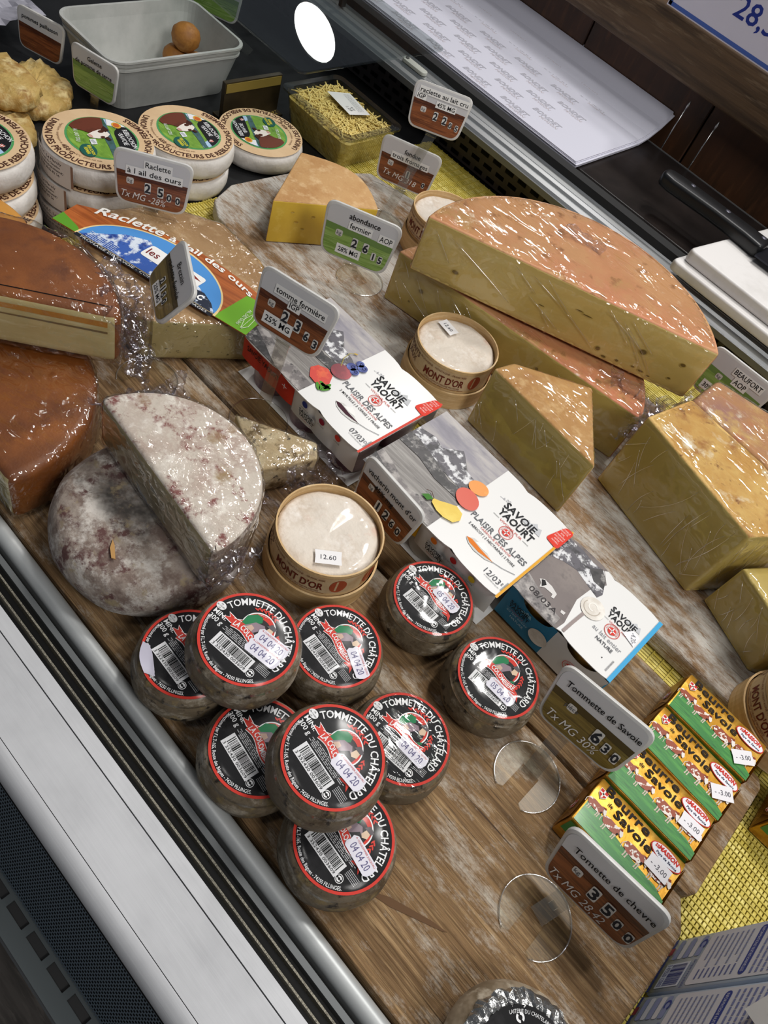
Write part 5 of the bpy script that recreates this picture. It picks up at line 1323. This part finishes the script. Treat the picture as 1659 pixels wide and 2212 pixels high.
MB().box(.0042, .0052, -.056, .056, .046, .060).build('gold_strip', M('dull_gold', '#8a7536', .5), bx)
MB().box(-.02, .02, -.058, .058, 0, .003).build('reflection_base', M('dark_brown', '#3a2f1c'), bx)
rd = random.Random(6); mb = MB()
for i in range(70):
    x, y = rd.uniform(.006, .018), rd.uniform(-.05, .05); mb.box(x, x+.0016, y, y+.0012, .0031, .0041)
o = mb.build('crumbs', P('#b59a4e'), bx); o['kind'] = 'stuff'

# ============================================================ price tags
WPR = M('tag_wood_print', '#8a4f2a', .4, mix=[('#5f3218', 7, .42, .6, (2, 40, 2), 6), ('#a9683a', 14, .54, .72, (2, 24, 2))], coat=.3, crough=.15)
WPD = M('tag_dark_wood', '#4a2513', .4, mix=[('#7a4526', 20, .5, .66, (2, 30, 2))], coat=.3, crough=.15)
GPR = M('tag_green_print', '#8fae5c', .4, mix=[('#6d8f3c', 8, .42, .6, (2, 40, 2), 6), ('#b9cd8e', 14, .54, .72, (2, 24, 2))], coat=.3, crough=.15)
OPR = M('tag_olive_print', '#7d6a30', .4, mix=[('#57481f', 7, .42, .6, (2, 40, 2), 6), ('#978544', 14, .54, .72, (2, 24, 2))], coat=.3, crough=.15)
TOPM = M('tag_top_print', '#c9c9cb', .4, coat=.3, crough=.15)
STK = P('#e6e6e4'); C0 = Vector((0, 0, CAMH))


def price_tag(label, p, f, n, base, rows, low, digits=(), stick=(), hand=None, roll=0, lean=None, bz=.0005, kg=None, disc=True, dx=.0):
    W = .10*f; Hh = .068*f; c = C0+(Vector(p)-C0)*f; n = Vector(n).normalized()
    xd = Vector((0, 0, 1)).cross(n).normalized(); yd = n.cross(xd)
    rm = Matrix((xd, yd, n)).transposed().to_4x4() @ Matrix.Rotation(R_(roll), 4, 'Z')
    b = Vector((base[0], base[1], bz)); o = thing('price_tag', label, 'price tag', b)
    mx = Matrix.Translation(c-b) @ rm
    trap = [(-W*.43, -Hh/2), (W*.43, -Hh/2), (W*.5, Hh/2), (-W*.5, Hh/2)]
    out = roundpoly(trap, .014*f, 6); ins = [(x*.93, y*.91) for x, y in out]
    pl = bm_obj(bprism(out, -.0045, 0, .0012, 2), 'plate', FROST, o, mx)
    pr = Print(); s = W
    pr.poly(ins, TOPM, 0); sp = lambda y0, y1: [(-W, y0*Hh), (W, y1*Hh), (W, -Hh), (-W, -Hh)]
    pr.poly(clip(sp(.14, .06), ins), low[1], 1); pr.poly(clip(sp(.02, -.05), ins), low[0], 2)
    for t, x, y, h, wd_, back in rows:
        if back: pr.rect(x*W-wd_*W/2-.02*W, x*W+wd_*W/2+.02*W, y*Hh-.35*h*Hh, y*Hh+1.25*h*Hh, STK, 3)
        pr.text(t, x*W, y*Hh, h*Hh, '#17171a', 4, wd=wd_*W, bold=.008)
    for t, x, y, h, wd_ in stick:
        pr.rect(x*W-wd_*W/2-.03*W, x*W+wd_*W/2+.03*W, y*Hh-.5*h*Hh, y*Hh+1.5*h*Hh, STK, 3); pr.text(t, x*W, y*Hh, h*Hh, '#17171a', 4, wd=wd_*W, bold=.012)
    if hand:
        for i, (t, x, y, h) in enumerate(hand): pr.text(t, x*W*.92, (y-.06)*Hh, h*Hh*.75, '#dcd9d6', 4, shear=.2, rot=-3, al='L', bold=-.002, wd=.56*W)
    if kg: pr.poly(roundpoly([(kg[1]*W-.045*W, kg[2]*Hh-.05*Hh), (kg[1]*W+.045*W, kg[2]*Hh-.05*Hh), (kg[1]*W+.045*W, kg[2]*Hh+.07*Hh), (kg[1]*W-.045*W, kg[2]*Hh+.07*Hh)], .0025*f), '#c9c5bf', 3); pr.text(kg[0], kg[1]*W, kg[2]*Hh-.02*Hh, .07*Hh, '#55555a', 4)
    pr.build('face_print', pl, z=.0003)
    for t, x, y, h in digits:
        q = Print(); w_ = h*Hh*.72; hh = h*Hh*1.3
        q.poly(roundpoly([(-w_/2, -hh/2), (w_/2, -hh/2), (w_/2, hh/2), (-w_/2, hh/2)], .0018*f, 3), '#d3d1cc', 0); q.text(t, 0, -h*Hh*.5, h*Hh, '#2b2d33', 1, bold=.03)
        q.build('digit_tile', pl, mx=Matrix.Translation((x*W, y*Hh, .0013)))
    # clip, stem, disc
    low_ = mx @ Vector((dx*W, -Hh*.5, -.004)); up2 = mx @ Vector((dx*W, -Hh*.34, -.0055)); sd = mx.to_3x3() @ Vector((1, 0, 0)); ft = Vector((0, 0, .002))
    MB().beam(low_+(low_-up2)*.45, up2, .019*f, .0035, 0, sd).build('clip', ACRYL, o)
    lo2 = low_+(low_-up2)*.3
    if (lo2-ft).length > .012:
        mb = MB(); mb.beam(lo2, ft, .0165*f, .0012, 0, sd); mb.build('stem', ACRYL, o)
        mid = ft.lerp(lo2, .45); q2 = ft.lerp(lo2, .62); MB().beam(mid, q2, .007*f, .0026, 0, sd).build('stem_hook', ACRYL, o)
    if disc:
        a = [(.033*math.cos(R_(t)), .033*math.sin(R_(t))) for t in range(-62, 243, 8)]
        MB().prism(a+[(-.010, -.026), (-.010, .006), (.010, .006), (.010, -.026)], -.0004, .0012).build('base_disc', ACRYLD, o)
        MB().tube([(x, y, .0008) for x, y in a], .0007, 6).build('disc_edge', CREASE, o)
    return o


WD = (WPR, WPD); GN = (GPR, M('tag_green_dark', '#6b8a48', .4)); OL = (OPR, M('tag_olive_dark', '#4a3d1c', .4))
price_tag('tall price tag for raw milk raclette marked 22.05 at the back', (-.7176, 1.0502, .0841), .92, (.45, -.80, .36), (-.613, .850), [('raclette au lait cru', .03, .27, .10, .80, 1), ('IGP', -.33, .14, .09, .13, 1), ('45% MG', .10, .08, .09, .30, 1)], WD,
          [('2', -.02, -.13, .15), ('2', .14, -.15, .15), ('0', .25, -.2, .11), ('5', .36, -.22, .11)], kg=('kg', -.24, -.08), roll=3)
price_tag('wood-print price tag for three-cheese fondue behind the tall clear stem', (-.665, .941, .042), 1.0, (.489, -.87, .1), (-.66, .965), [('fondue', .03, .25, .10, .26, 0), ('trois fromages', .02, .10, .10, .58, 1)], WD, [('1', .05, -.15, .13), ('0', .33, -.24, .10)], hand=[('Tx MG 318', -.38, -.26, .17)], kg=('kg', -.26, -.06), bz=-.0245)
price_tag('green price tag for abondance fermier marked 26.15', (-.5071, .6677, .1016), 1.04, (.5152, -.8502, .16), (-.53, .727), [('abondance', .02, .30, .10, .40, 0), ('fermier', -.01, .14, .10, .27, 1), ('AOP', .33, .12, .10, .16, 1)], GN,
          [('2', -.03, -.10, .15), ('6', .12, -.11, .15), ('1', .24, -.2, .12), ('5', .33, -.22, .12)], stick=[('28% MG', -.08, -.34, .09, .26)], kg=('kg', -.25, -.03))
price_tag('wood-print price tag for tomme fermière marked 23.63 over the yogurt', (-.4324, .4957, .1092), .94, (.2745, -.9396, .26), (-.398, .443), [('tomme fermière', .05, .20, .10, .62, 1), ('IGP', .0, .08, .09, .12, 1)], WD,
          [('2', -.06, -.10, .17), ('3', .11, -.12, .17), ('6', .24, -.2, .13), ('3', .36, -.24, .13)], stick=[('25% MG', -.12, -.33, .10, .32)], kg=('kg', -.26, -.03))
price_tag('ochre price tag for smoked raclette turned sideways beside the herb cheese', (-.5932, .459, .0397), .87, (-.3649, -.7263, .5825), (-.508, .372), [('Brezain', .02, .24, .11, .34, 0), ('raclette fumée', .0, .06, .11, .66, 0)], OL, [('2', -.12, -.15, .14), ('1', .0, -.17, .14), ('5', .1, -.19, .12), ('0', .2, -.2, .12)], stick=[('25% MG', -.02, -.38, .09, .30)], roll=-2)
price_tag('wood-print price tag for wild garlic raclette marked 25.00', (-.7445, .5368, .0544), .925, (.7069, -.6998, .16), (-.692, .508), [('Raclette', .06, .26, .10, .31, 1), ('à l ail des ours', .02, .10, .10, .66, 1)], WD,
          [('2', -.05, -.12, .16), ('5', .11, -.14, .16), ('0', .22, -.2, .12), ('0', .33, -.22, .12)], hand=[('Tx MG -28%', -.42, -.30, .17)], kg=('kg', -.27, -.06), bz=.064, disc=False)
price_tag('wood-print price tag for vacherin leaning on the yellow-striped yogurt pack', (-.2368, .5007, -.0129), .905, (-.0536, -.97, .12), (-.205, .435), [("vacherin mont d'or", .02, .22, .11, .82, 0), ('45% mg', -.06, .05, .10, .32, 0)], WD, [('1', -.06, -.16, .17), ('2', .08, -.17, .17), ('6', .2, -.2, .14), ('0', .31, -.22, .14)], kg=('kg', -.25, .0), disc=False)
price_tag('olive price tag for tommette de Savoie marked 6.30 near the butter', (.0725, .4384, .0648), 1.0, (.0364, -.9566, .2893), (.07, .389), [('Tommette de Savoie', .03, .22, .10, .80, 0)], OL, [('6', .12, -.12, .19), ('3', .24, -.17, .14), ('0', .35, -.2, .14)], hand=[('Tx MG 30%', -.40, -.30, .18)], roll=6, kg=('pièce', -.2, -.03), dx=-.12)
price_tag('wood-print price tag for goat tomette in front of the butter', (.1646, .3355, .0547), 1.0, (-.0325, -.9838, .22), (.15, .303), [('Tomette de chevre', .04, .20, .10, .78, 0)], WD, [('3', -.02, -.1, .18), ('5', .13, -.13, .18), ('0', .25, -.2, .14), ('0', .37, -.23, .14)], hand=[('Tx MG 28,42', -.43, -.32, .18)], roll=9, kg=('kg', -.22, -.03), dx=-.14)
price_tag('green price tag for beaufort leaning behind the crusty cheese block', (-.0805, .9802, .0818), .97, (.04, -.98, .12), (-.075, .985), [('BEAUFORT', .13, .24, .11, .42, 1), ('AOP', .08, .07, .11, .18, 1)], GN, [('3', -.02, -.14, .16), ('4', .13, -.16, .16)], stick=[('30% MG', -.16, -.34, .10, .28)], kg=('kg', -.2, .0), bz=-.0245)
price_tag('dim wood-print price tag for potato paillasson at the far left', (-1.3594, .7319, -.0974), .86, (.36, -.92, .12), (-1.165, .635), [('pommes paillasson', .0, .24, .10, .74, 0)], WD, bz=-.030, disc=False)
price_tag('cut-off pale green price tag at the top edge behind the tub', (-1.20, .98, .03), 1.0, (.45, -.88, .1), (-1.115, 1.0), [], GN, bz=-.030, disc=False)
price_tag('dim green price tag for potato galette against the white tub', (-1.1795, .7249, -.0685), .875, (.2738, -.9596, .06), (-1.03, .632), [('Galette', .02, .27, .10, .30, 0), ('de pomme de terre', .0, .10, .10, .76, 0)], GN, bz=-.030, disc=False)
